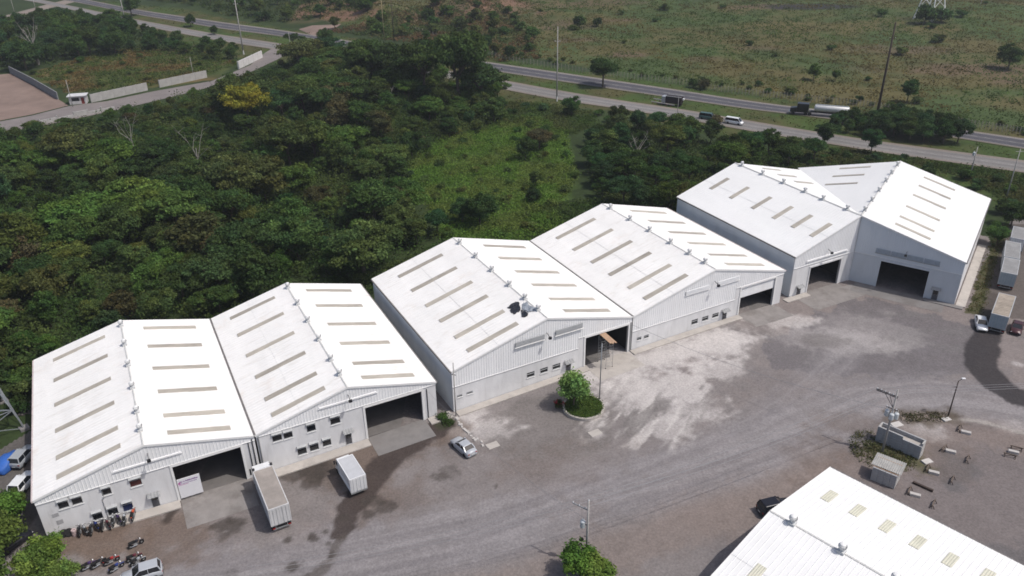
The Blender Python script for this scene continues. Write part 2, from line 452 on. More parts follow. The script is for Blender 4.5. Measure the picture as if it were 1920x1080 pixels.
# ------------------------------------------------------------------ yard sheet
def W(pts): return [tuple(r) for r in Gv(pts)]
TRACK = W([(300, 1110), (600, 1062), (900, 1000), (1130, 925), (1350, 858), (1500, 805), (1640, 750), (1760, 738), (1850, 748), (1990, 775)])
TRACK2 = W([(900, 1010), (1150, 905), (1300, 845), (1420, 790), (1520, 720), (1600, 640)])
WETBAND = W([(826, 795), (790, 822), (745, 853), (715, 880), (682, 920), (650, 955), (632, 1002)])
WETBAND2 = W([(640, 1010), (610, 1060), (590, 1085)])
CURVE = W([(1868, 560), (1852, 620), (1840, 662), (1842, 690), (1868, 720), (1905, 742), (1960, 755)])
DUST = W([(1110, 690), (1200, 680), (1290, 655), (1350, 640)])
EDGE = W([(1775, 786), (1820, 788), (1850, 793), (1895, 806), (1960, 822)])
DARKQ = W([(1420, 640), (1590, 556), (1760, 590), (1840, 610), (1830, 700), (1700, 715), (1560, 700), (1450, 690)])
LOT = W([(1560, 840), (1640, 790), (1790, 778), (1930, 815), (2100, 860), (2100, 1100), (1900, 1060), (1560, 880)])
GSTRIP = W([(1850, 470), (1872, 425), (1892, 420), (1866, 500), (1842, 592), (1812, 588)])
OLDASPH = W([(930, 770), (1060, 735), (1150, 770), (1150, 840), (1000, 870), (900, 830)])
def blob(x, y, px, py, r, jx, ell=1.0, soft=.5):
    q = Gv([(px, py)])[0]
    d = np.hypot((x - q[0]) / (r * ell), (y - q[1]) / r) + jx
    return sstep(1.0, 1.0 - soft, d)
def yard_col(x, y, z):
    n1 = fbm(x / 9, y / 9, 5); n2 = fbm(x / 2.4, y / 2.4, 15); n3 = fbm(x / 30, y / 30, 25); n4 = fbm(x / .9, y / .9, 35, 3)
    c = np.empty((len(x), 3)); c[:] = (.198, .179, .174)
    c *= (.84 + .30 * n1)[:, None]
    n6 = fbm(x / .75, y / .75, 45, 3); n7 = fbm(x / 1.9 + 7, y / 1.9, 46, 3)
    def put(mask, col, a=1.0):
        mask = np.clip(mask, 0, 1); e = 4 * mask * (1 - mask)
        mask = np.clip(mask + e * (1.3 * (n6 - .5) + 1.1 * (n7 - .5)), 0, 1)
        w_ = (mask * a)[:, None]; c[:] = c * (1 - w_) + np.array(col) * w_
    jag = 1.6 * (n1 - .5) + .8 * (n2 - .5)
    put(sstep(.40, .62, n3), (.215, .183, .172), .7)
    put(sstep(.55, .75, fbm(x / 6, y / 6, 75)), (.172, .157, .157), .6)
    # darker asphalt before the far pair of buildings
    put(inpoly(x + 6 * (n1 - .5), y + 6 * (n2 - .5), DARKQ), (.140, .129, .134), .85)
    put(sstep(.5, .7, fbm(x / 12, y / 3, 85)) * inpoly(x + 5 * (n1 - .5), y, DARKQ), (.155, .145, .145), .7)
    put(inpoly(x + 5 * (n1 - .5), y + 5 * (n2 - .5), LOT), (.160, .139, .136), .8)
    put(inpoly(x, y, LOT) * sstep(.45, .65, fbm(x / 8, y / 8, 95)), (.125, .118, .120), .8)
    put(inpoly(x + 4 * (n1 - .5), y + 4 * (n2 - .5), OLDASPH), (.165, .150, .142), .6)
    # the driven track with its wheel lines
    for T, wd, k in ((TRACK, 7.5, 1.0), (TRACK2, 4.0, .6)):
        d, lat, al = dseg(x, y, T)
        m_ = sstep(wd, wd * .35, d + 2.5 * (n1 - .5))
        put(m_, (.218, .204, .208), .75 * k)
        st = fbm(lat / .75 + 40, al / 38.0, 55, 3)
        put(m_ * sstep(.52, .66, st), (.275, .258, .260), .55 * k)
        put(m_ * sstep(.46, .34, st), (.172, .160, .166), .45 * k)
    d, lat, al = dseg(x, y, TRACK)
    put(sstep(5.0, 1.0, np.abs(lat + 9) + 3 * (n1 - .5)) * (d < 16), (.215, .172, .150), .5)
    # pale cement dust before the middle pair
    d, lat, al = dseg(x, y, DUST)
    put(sstep(6.8, 1.5, d + 7.5 * (n1 - .5) + 3.5 * (n2 - .5)), (.52, .49, .475), .88)
    for px, py, r, e, k in [(1235, 725, 6.5, 1.4, .8), (1300, 775, 4.5, 1.6, .6), (1330, 690, 3.5, 2.0, .6), (1180, 740, 5.5, 1.2, .8), (1250, 800, 4.0, 1.4, .55), (1480, 600, 2.2, 3.0, .6),
                            (930, 800, 5.5, 1.0, .55), (985, 800, 2.2, 1.5, .7), (955, 790, 2.4, 1.3, .7), (870, 790, 4.0, .8, .7), (900, 770, 3.4, 1.2, .6), (1120, 815, 1.3, 1.3, .6), (1740, 800, 4.0, 1.3, .5),
                            (1350, 640, 3, 2, .6), (1560, 640, 5, 2, .25), (1640, 620, 6, 2, .2), (1893, 800, 2, 1.5, .3), (1908, 682, 1.5, 1.2, .6)]:
        put(blob(x, y, px, py, r, jag, e, .7), (.50, .47, .455), k)
    sx = x * .52 + y * .85; sy = x * .85 - y * .52
    m_ = blob(x, y, 1215, 790, 9, jag, 1.4, .8)
    put(m_ * sstep(.5, .66, fbm(sy / 1.3, sx / 9, 65)), (.51, .48, .46), .85)
    put(blob(x, y, 1215, 770, 9, jag, 1.6, .8) * sstep(.55, .7, fbm(sy / 1.6 + 9, sx / 7, 66)), (.155, .143, .138), .7)
    # reddish mud and wet stains
    for px, py, r, e, k in [(700, 860, 9, 1.3, .5), (640, 850, 5, 1.8, .55), (830, 810, 4.5, 1.0, .6), (250, 1010, 7, 1.6, .7), (185, 1020, 5, 1.3, .8), (1010, 870, 9, 2.0, .3), (1590, 800, 7, 1.4, .4), (1560, 850, 8, 1.2, .35), (760, 920, 5, 1.6, .35), (1700, 840, 8, 1.2, .3)]:
        put(blob(x, y, px, py, r, jag, e, .8), (.135, .100, .080), k)
    d, lat, al = dseg(x, y, WETBAND)
    wb = 2.2 * (1 - .55 * sstep(12, 26, al)); put(sstep(wb, wb * .6, d + 1.9 * (n1 - .5) + 1.5 * (n2 - .5)), (.056, .044, .040), .93)
    d, lat, al = dseg(x, y, WETBAND2)
    put(sstep(1.1, .5, d + 1.6 * (n2 - .5) + 1.0 * (n4 - .5)), (.085, .072, .064), .7)
    for px, py, r, e, k in [(597, 878, 2.4, 1.3, .75), (585, 905, 1.5, 1.1, .7), (560, 885, 2.0, 1.8, .7), (585, 1009, 1.0, 1.1, .85), (540, 1013, .7, 1.1, .8), (549, 1061, 1.0, 1.2, .8), (725, 950, 1.1, 1.5, .7),
                            (644, 972, .8, 1.2, .7), (690, 965, .7, 1.2, .7), (825, 893, 1.3, 1.2, .6), (610, 998, .6, 1.1, .7), (425, 985, 1.7, 1.2, .75), (444, 978, .9, 1.6, .6), (930, 912, .8, .8, .7), (840, 885, 1.6, 1.5, .4),
                            (420, 1004, 1.0, .7, .5), (700, 940, 1.1, 1.5, .6), (1545, 640, 2.5, 2.0, .3), (620, 1040, .7, .9, .6), (615, 1020, .6, .9, .6), (440, 1075, 1.0, 1.4, .3)]:
        put(blob(x, y, px, py, r, .5 * jag + .7 * (n4 - .5), e, .5), (.058, .049, .043), k)
    d, lat, al = dseg(x, y, W([(330, 948), (322, 960), (312, 975)]))
    put(sstep(.9, .4, d + .8 * (n4 - .5)), (.045, .035, .03), .85)
    d, lat, al = dseg(x, y, CURVE)
    put(sstep(2.7, 2.0, d + 1.4 * (n1 - .5) + .8 * (n2 - .5)), (.040, .036, .038), .93)
    d, lat, al = dseg(x, y, EDGE)
    put(sstep(.55, .2, d + .5 * (n2 - .5)), (.34, .315, .29), .8)
    put(inpoly(x + 2.2 * (n1 - .5), y + 2 * (n2 - .5), GSTRIP), (.072, .070, .030), .9)
    put(inpoly(x, y, W([(1838, 590), (1862, 500), (1892, 420), (1925, 420), (1925, 600)])), (.085, .072, .064), .75)
    # alley left of the first warehouse
    put((x < -58.5) * sstep(66, 70, y), (.085, .080, .074), .8)
    put(blob(x, y, 70, 1000, 3.5, jag, .8, .6), (.16, .15, .14), .6)
    # weeds at the island of the double pole
    put(blob(x, y, 1655, 845, 5.0, jag, 1.0, .5), (.070, .072, .030), .85)
    put(blob(x, y, 1735, 783, 3.2, jag, 2.6, .6), (.080, .062, .042), .8)
    put(blob(x, y, 830, 790, 2.0, jag, .8, .6), (.045, .05, .028), .8)
    n5 = hash2(np.floor(x * 3), np.floor(y * 3), 5)
    c *= (.73 + .15 * n2 + .19 * n4 + .05 * n5)[:, None]
    return c
struct(link('yard', grid_mesh('yard', np.arange(-72, 130, .33), np.arange(48, 180, .33), gz, yard_col, lambda x, y: inpoly(x, y, YARD), YARDM)))

def sheet(name, poly, h, m, step=1.5, thick=0.0, kind='structure'):
    """a paved area laid on the ground; poly in world xy"""
    import bmesh
    bm = bmesh.new()
    vs = [bm.verts.new((p[0], p[1], 0)) for p in poly]
    bm.faces.new(vs)
    for axis in (0, 1):
        lo = min(p[axis] for p in poly); hi = max(p[axis] for p in poly)
        k = lo + step
        while k < hi:
            no = (1, 0, 0) if axis == 0 else (0, 1, 0)
            bmesh.ops.bisect_plane(bm, geom=bm.verts[:] + bm.edges[:] + bm.faces[:], plane_co=(k if axis == 0 else 0, k if axis == 1 else 0, 0), plane_no=no)
            k += step
    bmesh.ops.recalc_face_normals(bm, faces=bm.faces)
    for f in bm.faces:
        if f.normal.z < 0: f.normal_flip()
    if thick:
        r = bmesh.ops.extrude_face_region(bm, geom=bm.faces[:])
        top = {g for g in r['geom'] if isinstance(g, bmesh.types.BMVert)}
    for v in bm.verts:
        v.co.z = float(gz(v.co.x, v.co.y)) + h
    if thick:
        for v in bm.verts:
            if v not in top: v.co.z -= thick
        bmesh.ops.recalc_face_normals(bm, faces=bm.faces)
    me = bpy.data.meshes.new(name); bm.to_mesh(me); bm.free(); me.materials.append(m)
    o = link(name, me); struct(o, kind); return o
def facade_strip(o, th, u0, u1, v0, v1): return [L2W(o, th, u0, v0), L2W(o, th, u1, v0), L2W(o, th, u1, v1), L2W(o, th, u0, v1)]
# raised walkways along the facades
sheet('walkway', facade_strip(A0, TA, 6.0, 14.9, -1.5, 0.0), .16, CONC, thick=.3)
sheet('walkway', facade_strip(A0, TA, 24.2, 39.7, -1.6, 0.0), .16, CONC, thick=.3)
sheet('walkway', facade_strip(A0, TA, 48.6, 52.0, -1.6, 0.0), .16, CONC, thick=.3)
sheet('walkway', facade_strip(B0, TB, 0.3, 22.4, -1.3, 0.0), .16, CONC, thick=.3)
sheet('walkway', facade_strip(B0, TB, 31.0, 53.6, -1.3, 0.0), .16, CONC, thick=.3)
sheet('walkway', facade_strip(C0, T5, -16.5, -10.9, -1.3, 0.0), .16, CONC, thick=.3)
sheet('walkway', facade_strip(C0, T6, 13.0, 19.3, -1.1, 0.0), .14, CONCD, thick=.3)
sheet('walkway', facade_strip(C0, T6, 18.1, 19.6, 0.0, 30.0), .14, CONC, thick=.3)
sheet('driveway', facade_strip(A0, TA, 15.0, 23.6, -5.6, 0.3), .03, CONCY)
sheet('driveway', facade_strip(A0, TA, 39.8, 48.2, -4.2, 0.3), .03, CONCD)
sheet('driveway', facade_strip(B0, TB, 22.5, 30.7, -4.5, 0.3), .03, CONC)
sheet('driveway', facade_strip(B0, TB, 53.7, 62.2, -4.4, 0.3), .03, CONCY)
sheet('driveway', facade_strip(C0, T5, -14.0, -0.6, -5.6, -1.35), .03, CONCY)
sheet('driveway', facade_strip(C0, T5, -10.8, -2.8, -1.35, 0.3), .032, CONCY)
sheet('driveway', facade_strip(C0, T6, 1.2, 16.5, -4.1, -1.15), .035, CONCD)
sheet('driveway', facade_strip(C0, T6, 1.2, 12.9, -1.15, 0.3), .035, CONCD)

# ------------------------------------------------------------------ roads
def strip_pts(spec, f0, f1, step=6.0):
    xs = np.array([s[0] for s in spec], float); yt = np.array([s[1] for s in spec], float); yb = np.array([s[2] for s in spec], float)
    px = np.arange(xs[0], xs[-1] + 1, step)
    t = np.interp(px, xs, yt); b = np.interp(px, xs, yb)
    k = np.ones(15) / 15
    def sm(q): return np.convolve(np.pad(q, 7, mode='reflect', reflect_type='odd'), k, 'valid')
    t, b = sm(t), sm(b)
    return Gv(np.c_[px, t + (b - t) * f0]), Gv(np.c_[px, t + (b - t) * f1])
def road(name, spec, h, cols, n=16, mt=None):
    rows = []
    for k in range(n + 1):
        a, _ = strip_pts(spec, k / n, k / n); rows.append(a)
    Pn = np.array(rows); nl = Pn.shape[1]
    x, y = Pn[..., 0].ravel(), Pn[..., 1].ravel()
    V = np.c_[x, y, gz(x, y) + h]
    i = np.arange(n * (nl - 1)); a = (i // (nl - 1)) * nl + i % (nl - 1)
    F = np.c_[a, a + nl, a + nl + 1, a + 1]
    f = np.repeat(np.arange(n + 1) / n, nl)
    c = np.stack([np.interp(f, [q[0] for q in cols], [q[1][j] for q in cols]) for j in range(3)], 1)
    c *= (.85 + .3 * fbm(x / 9, y / 9, 3))[:, None]
    return struct(link(name, np_mesh(name, V, F, c, mt or YARDM, True)))
def marking(spec, f, wd, h, dash=None):
    a, b = strip_pts(spec, f - wd / 2, f + wd / 2, 4.0)
    mb = MB()
    for i in range(len(a) - 1):
        if dash and (i // dash) % 2: continue
        p = [a[i], b[i], b[i + 1], a[i + 1]]; k = len(mb.v)
        mb.v += [(q[0], q[1], float(gz(q[0], q[1])) + h) for q in p]; mb.f.append((k, k + 1, k + 2, k + 3))
    return struct(mb.build('road_marking', mat('road_paint', (.36, .36, .34), .8, 0, .3, .8)))
NEAR = [(-200, -52, -46), (60, -4, 3), (110, 6, 13), (240, 34, 43), (338, 52, 63), (417, 66, 78), (495, 77, 90), (546, 85, 98), (750, 117, 131), (929, 148, 165), (1043, 169, 187),
        (1158, 188, 204), (1272, 204, 222), (1400, 226, 245), (1522, 246, 265), (1644, 265, 285), (1736, 277, 298), (1919, 301, 324), (2300, 356, 380)]
FAR = [(-100, -48, -40), (161, -1, 8), (260, 19, 29), (338, 30, 41), (409, 41, 54), (502, 53, 65), (575, 64, 76), (662, 78, 91), (764, 95, 109), (960, 123, 139), (1043, 135, 152), (1158, 152, 169),
       (1272, 169, 186), (1400, 189, 205), (1476, 199, 214), (1583, 211, 227), (1828, 247, 265), (1919, 260, 280), (2300, 318, 338)]
pale = (.215, .195, .180); asph = (.075, .073, .084); conc = (.185, .178, .172); concd = (.140, .135, .132); sh = (.19, .165, .145)
road('highway', NEAR, .10, [(0, sh), (.14, sh), (.18, conc), (.30, concd), (.38, conc), (.52, (.20, .19, .185)), (.62, concd), (.72, conc), (.84, (.19, .18, .17)), (.9, sh), (1, sh)])
road('highway', FAR, .10, [(0, sh), (.10, pale), (.14, asph), (.42, asph), (.46, (.115, .115, .12)), (.54, (.115, .115, .12)), (.58, asph), (.86, asph), (.92, sh), (1, (.10, .10, .06))], 24)
marking(FAR, .15, .016, .118); marking(FAR, .85, .016, .118); marking(FAR, .50, .014, .118, 3)
marking(NEAR, .5, .012, .118, 3)
SIDE = [(-160, 62, 76), (-20, 36, 45), (30, 25, 34), (70, 12, 22), (110, 3, 11), (140, -4, 4)]
road('side_road', SIDE, .06, [(0, sh), (.5, (.22, .185, .16)), (1, sh)], 6)
DIRTM = mat('red_dirt', (.205, .150, .125), .95, 0, .25, .12, .2, 2)
GRAVELM = mat('lot_gravel', (.185, .165, .158), .95, 0, .18, .15, .2, 2)
sheet('dirt_lot', P((-180, 120), (0, 140), (20, 138), (112, 188), (128, 198), (60, 215), (-10, 228), (-180, 262)), .05, DIRTM, 8)
sheet('lane', P((-180, 264), (-10, 230), (60, 217), (130, 199), (200, 190), (290, 171), (392, 153), (400, 162), (330, 180), (222, 206), (100, 232), (0, 250), (-180, 290)), .06, GRAVELM, 8)
sheet('lane', P((393, 154), (470, 122), (496, 100), (512, 90), (545, 97), (520, 112), (478, 132), (402, 163)), .09, GRAVELM, 8)
sheet('lane', P((560, 55), (585, 48), (640, 45), (620, 58), (600, 68), (585, 66)), .07, DIRTM, 8)

# ------------------------------------------------------------------ warehouse builder (local u along the facade, v backwards, z up)
def wall_mesh(u0, u1, ztop, holes, v0, v1, zb):
    mb = MB()
    br = sorted({u0, u1, *[h[0] for h in holes], *[h[1] for h in holes], *ztop[1]})
    br = [b for b in br if u0 - 1e-6 <= b <= u1 + 1e-6]
    zf = ztop[0]
    for a, b in zip(br[:-1], br[1:]):
        if b - a < 1e-4: continue
        z = zb
        hs = sorted([h for h in holes if h[0] <= a + 1e-6 and h[1] >= b - 1e-6], key=lambda h: h[2])
        for h in hs:
            if h[2] > z + 1e-4: mb.box(a, b, v0, v1, z, h[2])
            z = max(z, h[3])
        if min(zf(a), zf(b)) > z:
            mb.hexa([(a, v0, z), (b, v0, z), (b, v1, z), (a, v1, z), (a, v0, zf(a)), (b, v0, zf(b)), (b, v1, zf(b)), (a, v1, zf(a))])
    return mb
def ribbed(name, m, parent, ucols, f):
    """ribbed sheet: f(u, raised) -> list of points along one rib line"""
    V = []; F = []; n = None
    for i, (u, r) in enumerate(ucols):
        pts = f(u, r); n = len(pts); V += pts
        if i:
            for k in range(n - 1):
                a = (i - 1) * n + k; F.append((a, a + n, a + n + 1, a + 1))
    mb = MB(); mb.v = V; mb.f = F
    return mb.build(name, m, parent)
def ribcols(a, b, pitch, rib):
    out = []; x = a; ex = None
    n = max(1, int(round((b - a) / pitch))); p = (b - a) / n
    for i in range(n):
        s = a + i * p
        out += [(s, 0), (s + p - 2.2 * rib, 0), (s + p - 1.6 * rib, 1), (s + p - .6 * rib, 1)]
    out.append((b, 0)); return out
PARTMESH = {}
def ventilator(parent, u, v, z, k=.72):
    if 'vent' not in PARTMESH:
        a = MB().box(-.42, .42, -.42, .42, -.25, .18); a.lathe([(.30, .18), (.30, .45)], n=14)
        b = MB()
        for i in range(18):
            t = 2 * math.pi * i / 18; t2 = t + .30
            prof = [(.30, .45), (.46, .60), (.52, .80), (.46, 1.0), (.32, 1.12)]
            k0 = len(b.v)
            for r, zz in prof:
                b.v.append((r * math.cos(t), r * math.sin(t), zz)); b.v.append((r * .86 * math.cos(t2), r * .86 * math.sin(t2), zz))
            for j in range(4): b.f.append((k0 + 2 * j, k0 + 2 * j + 1, k0 + 2 * j + 3, k0 + 2 * j + 2))
        c = MB().lathe([(.34, 1.10), (.36, 1.13), (.20, 1.21), (.02, 1.24)], n=14)
        PARTMESH['vent'] = (a.mesh('roof_ventilator', VENTW), b.mesh('turbine', VANE), c.mesh('cap', TRIM))
    A_, B_, C_ = PARTMESH['vent']
    o = link('roof_ventilator', A_, parent); o.location = (u, v, z); o.scale = (k, k, k)
    link('turbine', B_, o); link('cap', C_, o)
def skylight(parent, m, p00, p10, p11, p01):
    """a raised ribbed strip between four roof points (p00-p10 along the slope)"""
    a, b, c, d = [Vector(q) for q in (p00, p10, p11, p01)]
    nrm = (b - a).cross(d - a).normalized()
    if nrm.z < 0: nrm = -nrm
    mb = MB(); n = 8
    for i in range(n + 1):
        t = i / n; h = .075 + (.035 if i % 2 else 0)
        mb.v += [tuple(a.lerp(d, t) + nrm * h), tuple(b.lerp(c, t) + nrm * h)]
        if i: k = 2 * i; mb.f.append((k - 2, k - 1, k + 1, k))
    e = len(mb.v)
    lo = [q + nrm * .02 for q in (a, b, c, d)]; hi = [q + nrm * .08 for q in (a, b, c, d)]
    mb.v += [tuple(q) for q in lo + hi]
    for i in range(4): j = (i + 1) % 4; mb.f.append((e + i, e + j, e + 4 + j, e + 4 + i))
    return mb.build('skylight', m, parent)
def slope(parent, m, ua, za, ub, zb, v0, v1, pitch=.62, clip=None, lap=True, rib=.055):
    """one roof slope from the ridge (ua,za) to the eave (ub,zb), in two lapped courses"""
    for (t0, t1, dz) in (((0, .515, .035), (.5, 1.0, 0)) if lap else ((0, 1.0, 0),)):
        def f(v, r, t0=t0, t1=t1, dz=dz):
            q0, q1 = t0, t1
            if clip:
                lim = clip(v); q0, q1 = min(q0, lim), min(q1, lim)
            return [(ua + (ub - ua) * q, v, za + (zb - za) * q + dz + (.028 if r else 0)) for q in (q0, q1)]
        ribbed('roof_sheet', m, parent, ribcols(v0, v1, pitch, rib), f)
def window(parent, u0, u1, z0, z1, pane=None, hood=True, v=0.0, mull=0):
    mb = MB(); t = .045
    mb.box(u0, u1, v - .03, v + .10, z0, z0 + t).box(u0, u1, v - .03, v + .10, z1 - t, z1).box(u0, u0 + t, v - .03, v + .10, z0 + t, z1 - t).box(u1 - t, u1, v - .03, v + .10, z0 + t, z1 - t)
    mz = z0 + (z1 - z0) * .62
    mb.box(u0 + t, u1 - t, v + .0, v + .08, mz - .025, mz + .025)
    for k in range(mull):
        uc = u0 + (u1 - u0) * (k + 1) / (mull + 1); mb.box(uc - .025, uc + .025, v + .002, v + .082, z0 + t, mz - .025)
    o = mb.build('window', FRAMEM, parent)
    MB().box(u0 + t, u1 - t, v + .10, v + .12, z0 + t, z1 - t).build('pane', pane or GLASS, o)
    MB().box(u0 - .05, u1 + .05, v - .10, v - .03, z0 - .08, z0 + .005).build('sill', TRIM, o)
    if hood: MB().hexa([(u0 - .03, v - .30, z1 - .24), (u1 + .03, v - .30, z1 - .24), (u1 + .03, v - .03, z1 - .02), (u0 - .03, v - .03, z1 - .02), (u0 - .03, v - .30, z1 - .20), (u1 + .03, v - .30, z1 - .20), (u1 + .03, v - .03, z1 + .03), (u0 - .03, v - .03, z1 + .03)]).build('hood', HOODM, o)
    return o
def person_door(parent, u0, u1, zb, zt, canopy=True, v=0.0):
    o = MB().box(u0 + .07, u1 - .07, v + .05, v + .10, zb, zt - .07).build('door', DOORM, parent)
    fr = MB(); fr.box(u0, u0 + .07, v - .03, v + .12, zb, zt).box(u1 - .07, u1, v - .03, v + .12, zb, zt).box(u0 + .07, u1 - .07, v - .03, v + .12, zt - .07, zt)
    fr.build('frame', FRAMEM, o)
    MB().box(u0 + .18, u1 - .18, v + .02, v + .05, zb + 1.05, zt - .25).build('pane', GLASS, o)
    MB().box(u1 - .2, u1 - .13, v - .02, v + .05, zb + .95, zb + 1.08).build('handle', GALV, o)
    if canopy:
        mb = MB(); n = 8
        for i in range(n + 1):
            u = u0 - .28 + (u1 - u0 + .56) * i / n; h = .05 if i % 2 else 0
            mb.v += [(u, v - .75, zt + .02 + h), (u, v - .02, zt + .34 + h)]
            if i: k = 2 * i; mb.f.append((k - 2, k, k + 1, k - 1))
        c = mb.build('canopy', mat('canopy_sheet', (.27, .275, .28), .7, 0, .2, 2), parent)
        for ub in (u0 - .2, u1 + .2): MB().bar((ub, v - .7, zt + .02), (ub, v - .02, zt - .25), .04).build('bracket', DARKM, c)
PALEL = mat('pale_louvre', (.66, .67, .68), .6, 0, .08, 1)
def louvre(parent, u0, u1, z0, z1, m, sillm, n=6, v=-.06):
    o = MB().box(u0, u1, v - .02, v + .02, z0, z1).build('louvre', m, parent)
    for i in range(n):
        z = z0 + (z1 - z0) * (i + .15) / n; zz = z + (z1 - z0) / n * .9
        s = MB().hexa([(u0, v - .09, z), (u1, v - .09, z), (u1, v - .022, zz - .03), (u0, v - .022, zz - .03), (u0, v - .09, z + .03), (u1, v - .09, z + .03), (u1, v - .022, zz), (u0, v - .022, zz)])
        s.build('slat', m, o)
    sd_ = .20 if m is LOUV else .10
    MB().box(u0 - .12, u1 + .12, v - sd_, v - .0, z0 - .09, z0 - .02).build('sill', sillm, o)
def floodlight(parent, u, z, v=-.05):
    o = MB().bar((u, v + .02, z), (u, v - .85, z - .25), .07).build('floodlight', DARKM, parent)
    MB().box(u - .22, u + .22, v - 1.15, v - .85, z - .55, z - .2).build('lamp_head', DARKM, o)
    MB().box(u - .18, u + .18, v - 1.17, v - 1.15, z - .5, z - .25).build('lens', GLASS, o)

def warehouse(name, label, o, th, u0, w, d, heL, heR, hr, clad, holes, zb=-1.6, wm=BLOCK, sidem=None, ribv=.40, right_wall=True, sk=None, vents=None, left_wall=True, gut_l=GUTTER, gut_r=GUTTER, group='white gabled warehouses round the yard', rm=ROOF, skm=SKYL):
    """a gabled shed; all u's in holes / clad are local to this building"""
    t = thing(name, label, 'warehouse', (*L2W(o, th, u0, 0), 0), th, group)
    th_ = .22; apex = w / 2
    def gable(u): return (heL + (hr - heL) * u / apex if u < apex else hr + (heR - hr) * (u - apex) / apex)
    under = .10
    zf = (lambda u: gable(u) - under, [apex])
    recalc(wall_mesh(.12, w - .12, zf, holes, .12, .12 + th_, zb).build('wall', wm, t))
    sidem = sidem or wm
    if left_wall: MB().box(.12, .12 + th_, .12 + th_ + .003, d - .34, zb, heL - .12).build('wall', sidem, t)
    if right_wall: MB().box(w - .12 - th_, w - .12, .12 + th_ + .003, d - .34, zb, heR - .12).build('wall', sidem, t)
    recalc(wall_mesh(.12, w - .12, zf, [], d - .337, d - .12, zb).build('wall', sidem, t))
    hd = max(holes, key=lambda h: h[1] - h[0]); fz = float(gz(*L2W(o, th, u0 + (hd[0] + hd[1]) / 2, .3))) + .02
    MB().box(.36, w - .36, .36, d - .36, fz - .4, fz).build('floor_slab', FLOORM, t)
    shell = MB()
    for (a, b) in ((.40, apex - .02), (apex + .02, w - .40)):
        shell.hexa([(a, .40, gable(a) - .26), (b, .40, gable(b) - .26), (b, d - .40, gable(b) - .26), (a, d - .40, gable(a) - .26), (a, .40, gable(a) - .22), (b, .40, gable(b) - .22), (b, d - .40, gable(b) - .22), (a, d - .40, gable(a) - .22)])
        shell.hexa([(a, d - .42, fz), (b, d - .42, fz), (b, d - .38, fz), (a, d - .38, fz), (a, d - .42, gable(a) - .27), (b, d - .42, gable(b) - .27), (b, d - .38, gable(b) - .27), (a, d - .38, gable(a) - .27)])
    shell.box(.36, .40, .40, d - .43, fz, heL - .3).box(w - .40, w - .36, .40, d - .43, fz, heR - .3)
    shell.build('shade_shell', INSIDE_SHADE, t)['kind'] = 'stuff'  # dark sheets added under roof and along walls to keep the doorway black
    # cladding of the gable: clad = [(ua, ub, z_bottom)]
    for (a, b, zc) in clad:
        brk = sorted([a, b] + ([apex] if a < apex < b else []))
        for q0, q1 in zip(brk[:-1], brk[1:]):
            ribbed('cladding', CLAD, t, ribcols(q0, q1, ribv, .05), lambda u, r: [(u, .09 - (.034 if r else 0), min(zc, gable(u) - .09)), (u, .09 - (.034 if r else 0), gable(u) - .08)])
        MB().box(a, b, .02, .10, zc - .07, zc - .003).build('cladding_trim', TRIM, t)
    # roof
    slope(t, rm, apex, hr, .0, heL, 0, d)
    slope(t, rm, apex, hr, w, heR, 0, d)
    mb = MB(); n = 2
    for v in (-.02, d + .02):
        mb.v += [(apex - .12, v, gable(apex - .12) + .09), (apex, v, hr + .12), (apex + .12, v, gable(apex + .12) + .09)]
    mb.f += [(0, 1, 4, 3), (1, 2, 5, 4)]
    mb.build('ridge_cap', RIDGE, t)
    # barge trims and gutters
    for (a, b) in ((0, apex), (apex, w)):
        for v in (-.05, d - .02):
            MB().hexa([(a, v, gable(a) - .22), (b, v, gable(b) - .22), (b, v + .07, gable(b) - .22), (a, v + .07, gable(a) - .22), (a, v, gable(a) + .07), (b, v, gable(b) + .07), (b, v + .07, gable(b) + .07), (a, v + .07, gable(a) + .07)]).build('barge_board', TRIM, t)
    if gut_l: MB().box(-.16, -.005, -.05, d, heL - .20, heL + .03).build('gutter', gut_l, t)
    if gut_r: MB().box(w + .005, w + .16, -.05, d, heR - .20, heR + .03).build('gutter', gut_r, t)
    if not gut_r and right_wall: MB().box(w - .13, w + .13, -.04, d, heR + .0, heR + .10).build('valley_gutter', GUTTER, t)
    # skylights: sk = (left ua, ub, right ua, ub, [v], width)
    if sk:
        la, lb, ra, rb, vs, sw = sk
        for v in vs:
            if la is not None: skylight(t, skm, (la, v, gable(la)), (lb, v, gable(lb)), (lb, v + sw, gable(lb)), (la, v + sw, gable(la)))
            if ra is not None: skylight(t, skm, (ra, v, gable(ra)), (rb, v, gable(rb)), (rb, v + sw, gable(rb)), (ra, v + sw, gable(ra)))
    for v in vents or []: ventilator(t, apex, v, hr + .15)
    return t, gable
def portal(parent, u0, u1, zb, zt, m=TRIM, v=.10):
    MB().box(u0 - .28, u0, v - .08, v + .3, zb, zt).box(u1, u1 + .28, v - .08, v + .3, zb, zt).box(u0 - .28, u1 + .28, v - .10, v + .28, zt, zt + .28).build('door_surround', m, parent)
def pipe(parent, pts, r=.06, m=DARKM): MB().tube(pts, r, 6).build('downpipe', m, parent)

